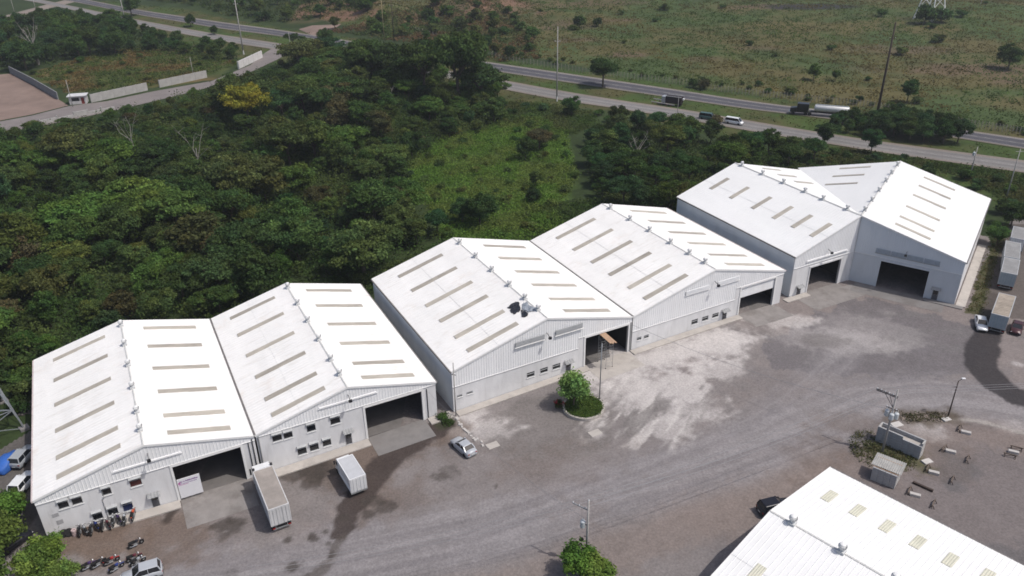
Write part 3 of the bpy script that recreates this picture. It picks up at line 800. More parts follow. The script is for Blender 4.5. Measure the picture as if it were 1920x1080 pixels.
# --- first pair
vsA = [1.75, 5.7, 11.7, 18.0, 24.6, 30.5]
veA = [3.25, 7.4, 13.5, 19.6, 25.7, 31.9]
f1 = (15.02, 23.25)
w1h = [(2.2, 3.34, 3.2, 4.72), (3.65, 4.80, 3.2, 4.72), (6.9, 7.98, 3.27, 4.75), (10.03, 11.38, 3.25, 4.78), (5.17, 6.31, .05, 1.6), (6.88, 8.02, .08, 1.62), (8.55, 9.72, -.05, 1.7), (11.73, 12.66, -.72, 1.28), (15.02, 23.25, -1.6, 4.5)]
W1, g1 = warehouse('warehouse', 'leftmost warehouse with motorbikes along its wall and a white banner in its doorway', A0, TA, 0, WA1, DA, HEA, HEA, HRA,
                   [(.1, WA1 - .1, 4.88)], w1h, sk=(2.75, 10.15, 15.45, 22.7, vsA, .92), vents=veA, gut_l=GUTTERB, gut_r=None)
for i, h in enumerate(w1h[:7]): window(W1, *h, pane={3: GLASSR, 6: GLASSB}.get(i), v=.12)
person_door(W1, *w1h[7], v=.12)
portal(W1, 15.02, 23.25, -1.5, 4.5)
louvre(W1, 8.74, 16.4, 6.30, 6.46, CLAD, CLAD, 2, v=.04)
floodlight(W1, 12.8, 7.6)
pipe(W1, [(7.0, .06, 4.8), (7.0, .06, 3.0), (6.75, .06, 2.9), (6.75, .06, -1.0)], .04, STEEL)
pipe(W1, [(24.25, .05, 4.8), (24.25, .05, -1)], .06)
pipe(W1, [(24.75, .05, 5.2), (24.75, .05, -1)], .07)
MB().box(1.3, 2.0, .09, .118, 2.4, 2.9).build('damp_patch', mat('damp_render', (.36, .36, .37), .9, 0, .3, 2), W1)
MB().box(1.5, 2.2, .09, .118, 1.2, 1.8).build('damp_patch', MATS['damp_render'], W1)
w2h = [(2.02, 3.29, 3.58, 5.08), (3.48, 4.68, 3.52, 4.98), (6.54, 7.75, 3.48, 5.08), (9.73, 11.1, 3.5, 5.12), (4.88, 6.12, .26, 1.86), (6.52, 7.76, .28, 1.88), (8.28, 9.48, .38, 1.92), (11.40, 12.34, -.44, 1.80), (14.58, 22.80, -1.6, 4.73)]
W2, g2 = warehouse('warehouse', 'second warehouse from the left with two delivery trucks parked before it', A0, TA, WA1, WA2, DA, HEA, HEA, HRA,
                   [(.1, WA2 - .1, 5.20)], w2h, sk=(2.75, 10.1, 15.2, 22.6, vsA, .92), vents=veA, left_wall=False, gut_l=GUTTER, gut_r=GUTTER)
for i, h in enumerate(w2h[:7]): window(W2, *h, v=.12)
person_door(W2, *w2h[7], v=.12)
portal(W2, 14.58, 22.80, -1.5, 4.73)
louvre(W2, 8.5, 16.4, 6.74, 6.90, CLAD, CLAD, 2, v=.04)
floodlight(W2, 12.5, 7.7)
pipe(W2, [(23.6, .05, 4.8), (23.6, .05, -1)], .06)
pipe(W2, [(.35, .05, 5.2), (.35, .05, -1)], .10, STEEL)
# --- second pair
vsB = [1.9, 6.1, 11.6, 17.1, 23.0, 28.8]
veB = [2.7, 6.7, 11.7, 17.7, 23.6, 29.9]
w3h = [(.76, 1.56, 2.15, 2.58), (2.25, 3.22, 2.15, 2.58), (12.2, 13.54, 1.66, 2.6), (14.51, 15.85, 1.66, 2.6), (16.67, 18.06, 1.64, 2.58), (19.0, 20.0, .30, 2.28), (22.5, 30.5, -1.6, 5.62)]
W3, g3 = warehouse('warehouse', 'third warehouse with scaffold at its doorway and black plastic on its roof', B0, TB, 0, WB1, DB, HEB, HEB, HRB,
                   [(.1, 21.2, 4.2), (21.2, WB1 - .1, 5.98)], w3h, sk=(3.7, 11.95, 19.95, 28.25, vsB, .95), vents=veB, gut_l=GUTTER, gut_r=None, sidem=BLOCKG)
for i, h in enumerate(w3h[:5]): window(W3, *h, v=.12, hood=False)
person_door(W3, *w3h[5], v=.12)
portal(W3, 22.5, 30.5, -1.2, 5.62)
louvre(W3, 10.25, 15.12, 7.78, 8.62, LOUV, TRIM); louvre(W3, 17.05, 21.74, 7.76, 8.62, LOUV, TRIM)
floodlight(W3, 15.5, 8.7)
pipe(W3, [(30.95, .05, 6), (30.95, .05, -.5)], .06, STEEL)
w4h = [(1.09, 1.98, 2.06, 2.68), (2.48, 3.46, 2.0, 2.64), (12.2, 13.55, 1.7, 2.68), (14.42, 15.8, 1.72, 2.62), (16.62, 18.02, 1.72, 2.6), (18.85, 19.88, .66, 2.50), (22.5, 30.25, -1.6, 5.95)]
W4, g4 = warehouse('warehouse', 'fourth warehouse with its roller shutter half lowered', B0, TB, WB1, WB2, DB, HEB, HEB, HRB,
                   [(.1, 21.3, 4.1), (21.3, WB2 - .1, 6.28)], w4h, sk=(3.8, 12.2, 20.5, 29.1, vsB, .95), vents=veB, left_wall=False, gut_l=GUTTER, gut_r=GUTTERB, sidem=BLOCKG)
for i, h in enumerate(w4h[:5]): window(W4, *h, v=.12, hood=False)
person_door(W4, *w4h[5], v=.12)
portal(W4, 22.5, 30.25, -1.2, 5.95)
shu = MB().box(22.5, 30.25, .28, .30, 3.92, 5.95)
so = shu.build('roller_shutter', TRIM, W4)
for i in range(10): MB().box(22.52, 30.23, .255, .278, 3.94 + i * .2, 4.09 + i * .2).build('slat', CLAD, so)
louvre(W4, 10.3, 15.1, 7.88, 8.62, PALEL, CLAD, v=.0); louvre(W4, 16.95, 21.55, 7.86, 8.66, PALEL, CLAD, v=.0)
floodlight(W4, 16.1, 9.0)
# --- far pair meeting at a shared corner
def far_half(name, label, th, side, hw, d, clipk, hole, door, lou, sk_in, sk_out, vents, wm, outer_gut):
    """building whose front is only the outer half of the gable; the inner slope dies into a valley"""
    t = thing(name, label, 'warehouse', (*C0, 0), th, 'white gabled warehouses round the yard')
    sg = side
    def zt(u): return (HRC + (HEC - HRC) * abs(u) / hw) if u * sg >= 0 else HRC - SIN * abs(u)
    hin = clipk * d + .3
    a, b = (0.05, hw - .12) if sg > 0 else (-hw + .12, -.05)
    hl = [tuple(hole), tuple(door)]
    recalc(wall_mesh(a, b, (lambda u: zt(u) - .1, []), hl, .12, .34, -1.2).build('wall', wm, t))
    e0, e1 = sorted((sg * (hw - .34), sg * (hw - .12)))
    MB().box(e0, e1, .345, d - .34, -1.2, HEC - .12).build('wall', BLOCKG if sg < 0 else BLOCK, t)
    # back wall, outer half plus the inner part up to the valley
    inner = clipk * d
    q0, q1 = sorted((sg * (hw - .12), -sg * (inner - .4)))
    recalc(wall_mesh(q0, q1, (lambda u: zt(u) - .1, [0]), [], d - .337, d - .12, -1.2).build('wall', BLOCKG, t))
    f0, f1_ = sorted((sg * .3, sg * (hw - .36)))
    MB().box(f0, f1_, .36, d - .36, -.3, .06).build('floor_slab', FLOORM, t)
    slope(t, ROOF2, 0, HRC, sg * hw, HEC, 0, d)
    slope(t, ROOF2, 0, HRC, -sg * hin, zt(-sg * hin), 0.02, d, clip=lambda v: min(1.0, clipk * v / hin), lap=False)
    mb = MB()
    for v in (-.02, d + .02):
        mb.v += [(-.2, v if v > 0 else v + .4, zt(-.2) + .11), (0, v, HRC + .15), (.2, v if v > 0 else v + .4, zt(.2) + .11)]
    mb.f += [(0, 1, 4, 3), (1, 2, 5, 4)]; mb.build('ridge_cap', RIDGE, t)
    for v in (-.05, d - .02):
        MB().hexa([(0, v, HRC - .22), (sg * hw, v, HEC - .22), (sg * hw, v + .07, HEC - .22), (0, v + .07, HRC - .22), (0, v, HRC + .07), (sg * hw, v, HEC + .07), (sg * hw, v + .07, HEC + .07), (0, v + .07, HRC + .07)]).build('barge_board', TRIM, t)
    g0, g1_ = sorted((sg * (hw + .005), sg * (hw + .16)))
    MB().box(g0, g1_, -.05, d, HEC - .20, HEC + .03).build('gutter', outer_gut, t)
    for (ua, ub, vs, sw, sgn) in (sk_out, sk_in):
        for v in vs:
            if sgn < 0 and max(abs(ua), abs(ub)) > clipk * v - .3:
                ub_ = -sg * (clipk * v - .6)
                if abs(ub_) < abs(ua) + 1: continue
            else: ub_ = ub
            skylight(t, SKYL, (ua, v, zt(ua)), (ub_, v, zt(ub_)), (ub_, v + sw, zt(ub_)), (ua, v + sw, zt(ua)))
    for v in vents: ventilator(t, 0, v, HRC + .13)
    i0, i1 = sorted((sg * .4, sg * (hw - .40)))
    shell = MB(); shell.box(i0, i1, 12, 12.05, .06, HEC - .3).box(i0, i1, .45, 11.9, HEC - .6, HEC - .5).box(i0 - .04, i0, .42, 12, .06, HEC - .3).box(i1, i1 + .04, .42, 12, .06, HEC - .3)
    shell.build('shade_shell', INSIDE_SHADE, t)['kind'] = 'stuff'  # dark box added behind the doorway in place of the interior's own shade
    u0, u1 = hole[0], hole[1]
    portal(t, u0, u1, -1, hole[3], wm, .10)
    person_door(t, *door, v=.12)
    a2, b2 = sorted((sg * .1, sg * (hw - .1)))
    zc = 6.15
    ribbed('cladding', CLAD if wm is BLOCK else mat('cladding_shade_blue', (.60, .64, .68), .55, 0, .06, .5, stretch=(1, 1, .2)), t, ribcols(a2, b2, .40, .05), lambda u, r: [(u, .09 - (.034 if r else 0), zc), (u, .09 - (.034 if r else 0), zt(u) - .08)])  # the sun-averted front gets bluer cladding, its shade put into the colour
    MB().box(a2, b2, .02, .10, zc - .07, zc - .003).build('cladding_trim', TRIM, t)
    for l in lou: louvre(t, *l)
    floodlight(t, sg * hw * .48, 8.3)
    return t
kk = math.tan((T5 - T6) / 2)
SIN = .255
# plan angle between the two ridges is T5-T6; the valley bisects them, equal slopes
W5 = far_half('warehouse', 'far warehouse with sunlit front, joined at the corner to the grey fronted one', T5, -1, H5, D5, kk, (-10.6, -2.95, -1.2, 5.35), (-13.15, -12.1, .24, 2.1),
              [(-11.95, -1.95, 6.86, 7.1, CLAD, TRIM, 2, .0)], (5.5, 10.5, [20.6, 25.2, 29.7], .9, -1), (-9.2, -4.7, [1.9, 6.4, 11.2, 16.8, 23.0, 28.9], .95, 1), [3.2, 8.9, 13.4, 19.0, 24.8, 30.8], BLOCK, GUTTER)
MB().tube([(0, .16, -1.2), (0, .16, HRC - .25)], .17, 8).build('corner_post', BLOCK, W5)
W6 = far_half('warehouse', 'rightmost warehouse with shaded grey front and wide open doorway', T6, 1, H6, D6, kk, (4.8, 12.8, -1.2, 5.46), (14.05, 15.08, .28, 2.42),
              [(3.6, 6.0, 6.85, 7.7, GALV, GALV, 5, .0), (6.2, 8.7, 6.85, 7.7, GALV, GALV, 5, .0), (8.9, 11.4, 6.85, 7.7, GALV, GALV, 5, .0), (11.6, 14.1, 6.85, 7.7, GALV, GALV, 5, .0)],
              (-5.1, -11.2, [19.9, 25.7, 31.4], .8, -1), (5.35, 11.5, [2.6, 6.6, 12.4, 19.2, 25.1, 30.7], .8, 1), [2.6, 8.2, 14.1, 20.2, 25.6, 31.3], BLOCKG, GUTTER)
# --- foreground warehouse
T7 = math.radians(-47.2)
tdir = np.array([math.cos(T7), math.sin(T7)])
C7 = np.array([37.47, 74.11]); HE7, HR7, HW7, D7 = 6.0, 8.2, 13.87, 46.0
# local frame: u across the gable from the far eave to the near one, v along the ridge towards the right of the picture
th7 = T7 - math.pi / 2
W7, g7 = warehouse('warehouse', 'foreground warehouse with ribbed white roof at the lower right corner', (float(C7[0]), float(C7[1])), th7, 0, 2 * HW7, D7, HE7, HE7, HR7,
                   [(.1, 2 * HW7 - .1, 3.4)], [(10.5, 17.2, -1.2, 4.6)], vents=[], wm=BLOCKG, sidem=BLOCKG, gut_l=GUTTER, gut_r=GUTTER, rm=ROOF2)
def on7(px, py, right=False):
    """roof point of the foreground shed under a picture point (local u, v)"""
    d = rayd(px, py); z = 7.0
    for _ in range(40):
        p = np.array([0, 0, HC]) + d * ((z - HC) / d[2])
        r = p[:2] - C7
        u = r[0] * math.cos(th7) + r[1] * math.sin(th7); v = -r[0] * math.sin(th7) + r[1] * math.cos(th7)
        z = .5 * z + .5 * g7(u)
    return u, v
for X, Y in [(790, 220), (953, 303), (1125, 395), (1303, 487), (1492, 590), (1705, 685), (1930, 800), (2160, 910)]:
    u, v = on7(1300 + X / 3.097, 860 + Y / 3.097)
    skylight(W7, SKYLP, (u - 1.25, v - .5, g7(u - 1.25)), (u + 1.25, v - .5, g7(u + 1.25)), (u + 1.25, v + .5, g7(u + 1.25)), (u - 1.25, v + .5, g7(u - 1.25)))
for X, Y in [(360, 672), (530, 770)]:
    u, v = on7(1300 + X / 3.097, 860 + Y / 3.097)
    skylight(W7, SKYLP, (u - 1.25, v - .5, g7(u - 1.25)), (u + 1.25, v - .5, g7(u + 1.25)), (u + 1.25, v + .5, g7(u + 1.25)), (u - 1.25, v + .5, g7(u - 1.25)))
for X, Y in [(585, 370), (868, 535), (1185, 700), (1520, 880)]:
    u, v = on7(1300 + X / 3.097, 860 + Y / 3.097)
    ventilator(W7, HW7, v, HR7 + .12, .88)
# ------------------------------------------------------------------ vehicles
def paint(name, c): return mat(name, c, .3, .1, .05, 1, spec=.5)
P_SILVER = paint('silver_paint', (.40, .42, .45)); P_WHITE = paint('white_paint', (.72, .73, .74)); P_MAROON = paint('maroon_paint', (.055, .018, .022))
P_TEAL = paint('teal_paint', (.05, .10, .095)); P_BLACK = paint('black_paint', (.014, .014, .02)); P_GREY = paint('light_grey_paint', (.33, .35, .37))
CHROME = mat('chrome', (.6, .6, .6), .2, .9, .05)
LAMPW = mat('headlamp', (.75, .76, .78), .15, 0, .03, spec=.6); LAMPR = mat('tail_lamp', (.30, .012, .010), .25, 0, .1, spec=.5)
PLATE = mat('number_plate', (.6, .6, .58), .5, 0, .05)
def wheel_mesh(r, w):
    k = ('wheel', round(r, 2), round(w, 2))
    if k not in PARTMESH:
        t = MB().lathe([(r * .62, -w / 2), (r * .95, -w / 2), (r, -w * .35), (r, w * .35), (r * .95, w / 2), (r * .62, w / 2)], n=18, axis='y').mesh('tyre', BLACK)
        h = MB().lathe([(r * .60, -w * .40), (r * .62, -w * .3), (r * .62, w * .3), (r * .60, w * .40)], n=14, axis='y').mesh('rim', GALV)
        PARTMESH[k] = (t, h)
    return PARTMESH[k]
def wheel(parent, x, y, r, w=.2):
    t, h = wheel_mesh(r, w)
    o = link('wheel', t, parent); o.location = (x, y, r); link('rim', h, o); return o
def loft(sections, n=None):
    """sections: list of rings with the same number of points"""
    mb = MB(); n = len(sections[0])
    for s in sections: mb.v += [tuple(p) for p in s]
    for i in range(len(sections) - 1):
        for k in range(n):
            j = (k + 1) % n; mb.f.append((i * n + k, i * n + j, (i + 1) * n + j, (i + 1) * n + k))
    mb.f.append(tuple(range(n))[::-1]); e = (len(sections) - 1) * n; mb.f.append(tuple(e + k for k in range(n)))
    return mb
def ring(x, hw, z0, z1, tuck=.06, crown=.02):
    return [(x, -hw + tuck, z0), (x, -hw, z0 + .18), (x, -hw, z1 - .16), (x, -hw + .10, z1), (x, 0, z1 + crown), (x, hw - .10, z1), (x, hw, z1 - .16), (x, hw, z0 + .18), (x, hw - tuck, z0)]
def car(name, label, cat, pos, rz, pm, kind='sedan', L=4.3, group=None):
    """front of the car towards +x"""
    t = thing(name, label, cat, pos, rz, group)
    f = L / 4.3
    if kind == 'sedan':
        S = [(-2.13, .66, .42, .86), (-2.05, .80, .24, .97), (-1.5, .85, .20, 1.00), (-.9, .86, .19, .98), (.7, .86, .19, .95), (1.0, .86, .19, .93), (1.7, .82, .20, .82), (2.02, .74, .25, .70), (2.13, .60, .40, .58)]
        cab = [(-1.62, .98), (-1.02, 1.39), (.18, 1.42), (1.02, .93)]
    elif kind == 'suv':
        S = [(-2.15, .78, .40, .95), (-2.08, .86, .30, 1.08), (-1.2, .90, .26, 1.10), (.7, .90, .26, 1.08), (1.05, .90, .26, 1.06), (1.8, .86, .28, .98), (2.06, .80, .32, .86), (2.15, .66, .45, .70)]
        cab = [(-2.04, 1.09), (-1.80, 1.70), (.10, 1.74), (.95, 1.06)]
    elif kind == 'van':
        S = [(-2.15, .80, .36, 1.05), (-2.10, .86, .28, 1.12), (-1.2, .88, .25, 1.14), (1.2, .88, .25, 1.12), (1.7, .86, .26, 1.02), (2.05, .80, .30, .86), (2.15, .66, .42, .70)]
        cab = [(-2.10, 1.13), (-1.98, 1.92), (1.05, 1.95), (1.72, 1.02)]
    body = loft([ring(x * f, hw, z0, z1) for x, hw, z0, z1 in S]).build('body', pm, t, True); recalc(body)
    (xa, za), (xb, zb), (xc, zc), (xd, zd) = [(x * f, z) for x, z in cab]
    hw = S[3][1]; b = hw - .09; r = hw - .22
    gl = MB(); gl.hexa([(xa, -b, za - .03), (xd, -b, zd - .03), (xd, b, zd - .03), (xa, b, za - .03), (xb + .02, -r, zb - .03), (xc - .02, -r, zc - .03), (xc - .02, r, zc - .03), (xb + .02, r, zb - .03)])
    recalc(gl.build('windows', GLASS, t))
    rf = MB().hexa([(xb - .02, -r - .03, zb - .03), (xc + .04, -r - .03, zc - .03), (xc + .04, r + .03, zc - .03), (xb - .02, r + .03, zb - .03), (xb + .05, -r + .06, zb + .035), (xc - .06, -r + .06, zc + .03), (xc - .06, r - .06, zc + .03), (xb + .05, r - .06, zb + .035)])
    bevel(recalc(rf.build('roof', pm, t)), .03)
    for s in (-1, 1):
        MB().bar((xd, s * (b + .01), zd - .02), (xc, s * (r + .01), zc - .01), .07).build('pillar', pm, t)
        MB().bar((xa, s * (b + .01), za - .02), (xb, s * (r + .01), zb - .01), .12, .08).build('pillar', pm, t)
        mx = xb * .45 + xc * .55
        MB().bar((mx, s * (b + .015), za - .03), (mx, s * (r + .015), zb), .07, .05).build('pillar', pm if kind != 'van' else P_BLACK, t)
        MB().box(xd - .28, xd - .10, s * (hw + .03) - .06, s * (hw + .03) + .06, zd + .02, zd + .15).build('mirror', pm, t)
        fx = S[-2][0] * f; fy = S[-2][1] - .20; fz = S[-2][3]
        bevel(MB().box(fx - .10, fx + .06, s * fy - .16, s * fy + .16, fz - .20, fz - .04).build('headlight', LAMPW, t), .03)
        rx = S[0][0] * f; ry = S[0][1] - .08
        bevel(MB().box(rx - .01, rx + .10, s * ry - .12, s * ry + .12, S[0][3] - .20, S[0][3] - .02).build('tail_light', LAMPR, t), .02)
        for x in (-1.30 * f, 1.32 * f): wheel(t, x, s * (hw - .10), .31 if kind == 'sedan' else .34)
    MB().box(S[-1][0] * f - .06, S[-1][0] * f + .03, -.60, .60, .30, .42).build('front_bumper', P_BLACK, t)
    MB().box(S[0][0] * f - .04, S[0][0] * f + .05, -.68, .68, .36, .50).build('rear_bumper', P_GREY if kind == 'sedan' else P_BLACK, t)
    MB().box(S[0][0] * f - .055, S[0][0] * f - .042, -.22, .22, .55, .68).build('number_plate', PLATE, t)
    return t
def head(a, b):
    """heading (z rotation) from picture point a to picture point b on the ground"""
    p, q = G(*a), G(*b); return math.atan2(q.y - p.y, q.x - p.x)
car('parked_car', 'silver sedan parked beside the line of kerb stones', 'car', G(869, 843), head((888, 855), (852, 825)), P_SILVER, 'sedan', 4.35)
car('parked_car', 'white sedan parked nose out beside a rusty topped container', 'car', G(1838, 612), head((1834, 592), (1841, 621)), P_WHITE, 'sedan', 4.6)
car('parked_car', 'dark maroon hatchback half cut off by the right picture edge', 'car', G(1905, 620), head((1912, 598), (1903, 626)), P_MAROON, 'sedan', 4.1)
car('parked_car', 'silver estate car cut off by the lower left picture edge beside motorbikes', 'car', G(268, 1084), head((292, 1070), (245, 1084)), P_SILVER, 'suv', 4.4)
car('minibus', 'white minibus driving on the highway', 'minibus', G(1376, 233) + Vector((0, 0, .11)), head((1357, 229), (1393, 235)), P_WHITE, 'van', 5.4)
car('moving_van', 'dark teal van on the highway behind the white minibus', 'van', G(1326, 224) + Vector((0, 0, .11)), head((1310, 221), (1345, 226)), P_TEAL, 'van', 4.9)
bc = car('parked_pickup', 'black car half hidden under the gable of the foreground warehouse', 'car', G(1453, 958), head((1440, 950), (1475, 950)) + .3, P_BLACK, 'suv', 4.4)
CANV = mat('truck_roof_dusty', (.30, .27, .245), .85, 0, .28, .45, .1, 3)
CWHITE = mat('container_white_worn', (.55, .55, .55), .6, 0, .18, 1.2, stretch=(1, 1, .3))
CGREY = mat('container_side_grey', (.40, .42, .44), .6, 0, .12, 1.2)
CBLUE = mat('container_door_blue_grey', (.30, .36, .40), .6, 0, .15, 1.5)
CRUST = mat('container_roof_rust', (.33, .285, .235), .85, 0, .35, .6, .1, 3)
CROOF = mat('container_roof_grey', (.27, .27, .27), .8, 0, .25, .5)
def corr_side(parent, x0, x1, y, z0, z1, m, sgn):
    V = []; F = []; n = int((x1 - x0) / .28); p = (x1 - x0) / n; cols = []
    for i in range(n): a = x0 + i * p; cols += [(a, 0), (a + .45 * p, 0), (a + .55 * p, 1), (a + .95 * p, 1)]
    cols.append((x1, 0))
    for i, (x, r) in enumerate(cols):
        yy = y + sgn * (.03 if r else 0); V += [(x, yy, z0), (x, yy, z1)]
        if i: k = 2 * i; F.append((k - 2, k, k + 1, k - 1))
    mb = MB(); mb.v = V; mb.f = F; return mb.build('side_panel', m, parent)
def box_body(t, x0, x1, w, z0, z1, roofm, sidem, doorm, corr=True, ribs=True):
    """cargo box; rear doors at x0 (local), front at x1"""
    h = w / 2
    b = MB().box(x0 + .06, x1 - .06, -h + .05, h - .05, z0, z1 - .06).build('cargo_box', sidem, t)
    for s in (-1, 1):
        if corr: corr_side(b, x0 + .12, x1 - .12, s * (h - .035), z0 + .12, z1 - .14, sidem, s)
    fr = MB()
    for s in (-1, 1):
        fr.box(x0, x1, s * h - .05, s * h + .05, z1 - .13, z1 + .0).box(x0, x1, s * h - .05, s * h + .05, z0 - .02, z0 + .12)
        for x in (x0 + .06, x1 - .06): fr.box(x - .06, x + .06, s * h - .052, s * h + .052, z0 + .12, z1 - .13)
    for x in (x0 + .06, x1 - .06): fr.box(x - .061, x + .061, -h + .05, h - .05, z1 - .131, z1 + .002).box(x - .061, x + .061, -h + .05, h - .05, z0 - .021, z0 + .1)
    fr.build('frame', sidem, b)
    rf = MB()
    n = int((x1 - x0) / .6); p = (x1 - x0 - .24) / n
    rf.box(x0 + .12, x1 - .12, -h + .055, h - .055, z1 - .06, z1 - .02)
    if ribs:
        for i in range(1, n): rf.box(x0 + .12 + i * p - .05, x0 + .12 + i * p + .05, -h + .06, h - .06, z1 - .02, z1 + .005)
    rf.build('roof_panel', roofm, t)
    for s in (-1, 1):
        y0, y1 = sorted((s * .015, s * (h - .09)))
        d = MB().box(x0 - .02, x0 + .055, y0, y1, z0 + .10, z1 - .15).build('rear_door', doorm, t)
        yy = (y0 + y1) / 2
        for dy in (-.22, .22):
            MB().tube([(x0 - .045, yy + dy, z0 + .05), (x0 - .045, yy + dy, z1 - .12)], .02, 6).build('lock_rod', GALV, d)
def chassis(t, x0, x1, w, z):
    c = MB()
    for s in (-1, 1): c.box(x0, x1, s * .45 - .06, s * .45 + .06, z - .28, z - .02)
    for i in range(6): xx = x0 + (x1 - x0) * (i + .5) / 6; c.box(xx - .05, xx + .05, -w / 2 + .1, w / 2 - .1, z - .15, z - .025)
    c.build('chassis', DARKM, t)
    u = MB().box(x0 + .05, x0 + .15, -w / 2 + .15, w / 2 - .15, .45, .58)
    for s in (-.7, .7): u.box(x0 + .07, x0 + .13, s - .04, s + .04, .58, z - .16)
    u.build('underrun_bar', STEEL, t)
    for s in (-1, 1): MB().box(x0 + .03, x0 + .08, s * (w / 2 - .25) - .15, s * (w / 2 - .25) + .15, .60, .72).build('tail_light', LAMPR, t)
def truck_cab(t, x, w, zb, zt, m, ln=1.7):
    h = w / 2
    c = MB().hexa([(x, -h, zb), (x + ln, -h, zb), (x + ln, h, zb), (x, h, zb), (x, -h + .08, zt), (x + ln - .45, -h + .10, zt), (x + ln - .45, h - .10, zt), (x, h - .08, zt)])
    bevel(recalc(c.build('cab', m, t)), .08)
    ws = MB().hexa([(x + ln - .16, -h + .14, zb + (zt - zb) * .48), (x + ln - .12, -h + .14, zb + (zt - zb) * .48), (x + ln - .12, h - .14, zb + (zt - zb) * .48), (x + ln - .16, h - .14, zb + (zt - zb) * .48),
                    (x + ln - .40, -h + .18, zt - .12), (x + ln - .36, -h + .18, zt - .12), (x + ln - .36, h - .18, zt - .12), (x + ln - .40, h - .18, zt - .12)])
    ws.build('windscreen', GLASS, t)
    for s in (-1, 1):
        MB().box(x + ln - .5, x + ln - .38, s * (h + .15) - .1, s * (h + .15) + .1, zb + (zt - zb) * .5, zb + (zt - zb) * .85).build('mirror', DARKM, t)
        MB().box(x + .5, x + ln - .5, s * (h - .03) - .012, s * (h - .03) + .012, zb + (zt - zb) * .5, zt - .2).build('side_window', GLASS, t)
def roofpts(name, label, cat, rl, rr, fl, z, w=None):
    """a box vehicle from the picture points of its roof corners (rear left, rear right, front left)"""
    def at(p):
        g = G(*p, h=z); return np.array([g.x, g.y])
    a, b, c = at(rl), at(rr), at(fl)
    mid = (a + b) / 2; d = (c - a); L = float(np.linalg.norm(d)); d = d / L
    W_ = w or float(np.linalg.norm(b - a))
    t = thing(name, label, cat, (mid[0], mid[1], float(gz(*mid))), math.atan2(d[1], d[0]))
    return t, L, W_
t, L, W_ = roofpts('container_truck', 'truck with dusty tan roofed container and worn white doors', 'truck', (504, 959), (540, 942), (475, 886), 3.85)
box_body(t, 0, L, W_, 1.25, 3.85, CANV, CWHITE, CWHITE, ribs=False)
chassis(t, .1, L + 1.2, W_, 1.25)
truck_cab(t, L + .15, W_ - .05, .7, 3.3, P_WHITE, 2.0)
MB().box(L - .2, L + .16, -1.1, 1.1, 3.52, 3.95).build('cooling_unit', P_WHITE, t)
for s in (-1, 1): MB().box(L - .16, L + .10, s * 1.1 - .14, s * 1.1 + .14, 3.96, 4.16).build('marker_lamp', DARKM, t)
for x in (.9, 2.1, L + .9):
    for s in (-1, 1): wheel(t, x, s * (W_ / 2 - .2), .5, .35)
t, L, W_ = roofpts('box_truck', 'small white box truck parked in front of the second warehouse', 'truck', (656, 900), (685, 889.5), (632, 862), 3.0, 2.05)
WTR = mat('box_truck_roof', (.45, .46, .48), .6, 0, .1, 1)
box_body(t, 0, L, W_, .85, 3.0, WTR, P_WHITE, P_WHITE, corr=False, ribs=False)
chassis(t, .1, L + 1.0, W_, .85)
truck_cab(t, L + .1, W_ - .1, .5, 2.25, P_WHITE, 1.5)
MB().box(-.03, .03, -W_ / 2 - .06, W_ / 2 + .06, .62, .80).build('rear_step', GALV, t)
MB().box(-.075, -.06, -.18, .18, .98, 1.08).build('number_plate', PLATE, t)
for x in (.95, L + .8):
    for s in (-1, 1): wheel(t, x, s * (W_ / 2 - .16), .40, .26)
def trailer(label, rl, rr, fl, z, roofm, doorm, w=2.5):
    t, L, W_ = roofpts('container_trailer', label, 'container trailer', rl, rr, fl, z, w)
    t['group'] = 'container trailers parked at the right edge'
    L = min(L, 12.5)
    box_body(t, 0, L, W_, 1.05, z, roofm, CGREY, doorm)
    chassis(t, .1, L - .4, W_, 1.05)
    for x in (1.0, 2.2):
        for s in (-1, 1): wheel(t, x, s * (W_ / 2 - .2), .48, .35)
    for s in (-1, 1): MB().box(L - 1.6, L - 1.45, s * .8 - .07, s * .8 + .07, 0, .9).build('landing_leg', STEEL, t)
def z6(X, Y): return (1780 + X / 4.157, 400 + Y / 4.157)
trailer('container trailer with rusty beige roof and blue grey doors beside the white sedan', z6(335, 785), z6(460, 805), z6(395, 622), 3.5, CRUST, CBLUE)
trailer('grey roofed container trailer with pale doors, nearer one of the pair parked end to end', z6(403, 462), z6(530, 472), z6(430, 345), 3.5, CROOF, CBLUE)
trailer('grey roofed container trailer, farther one of the pair parked end to end', z6(428, 338), z6(548, 350), z6(443, 216), 3.5, CROOF, CGREY)
trailer('container trailer with bright white rear edge at the far end of the row', z6(474, 185), z6(600, 212), z6(497, 96), 3.5, CROOF, P_WHITE)
# tanker on the far carriageway
pa, pb = G(1480, 213), G(1592, 222)
dv = (pa - pb); rz = math.atan2(dv.y, dv.x); Lt = dv.length
t = thing('tanker_truck', 'black tractor pulling a white tanker trailer along the far carriageway', 'truck', pb + Vector((0, 0, .11)), rz)
TK = mat('tank_white', (.62, .62, .62), .4, .1, .08)
tl = Lt * .58
MB().lathe([(.2, 0), (.85, .12), (1.0, .35), (1.02, tl * .5), (1.0, tl - .35), (.85, tl - .12), (.2, tl)], c=(.3, 0, 2.35), n=18, axis='x').build('tank', TK, t, True)
MB().box(.4, tl + 1.2, -.55, .55, .95, 1.32).build('chassis', DARKM, t)
MB().box(.6, tl - .2, -.35, .35, 3.32, 3.42).build('walkway', GALV, t)
MB().tube([(.25, 0, 1.2), (.25, 0, 3.2)], .04).build('ladder', GALV, t)
cx = tl + .9; ce = Lt
MB().box(cx, ce - .6, -.5, .5, .7, 1.1).build('frame', DARKM, t)
bevel(MB().box(cx + 1.0, ce - 2.0, -1.2, 1.2, .9, 3.5).build('cab', P_BLACK, t), .12)
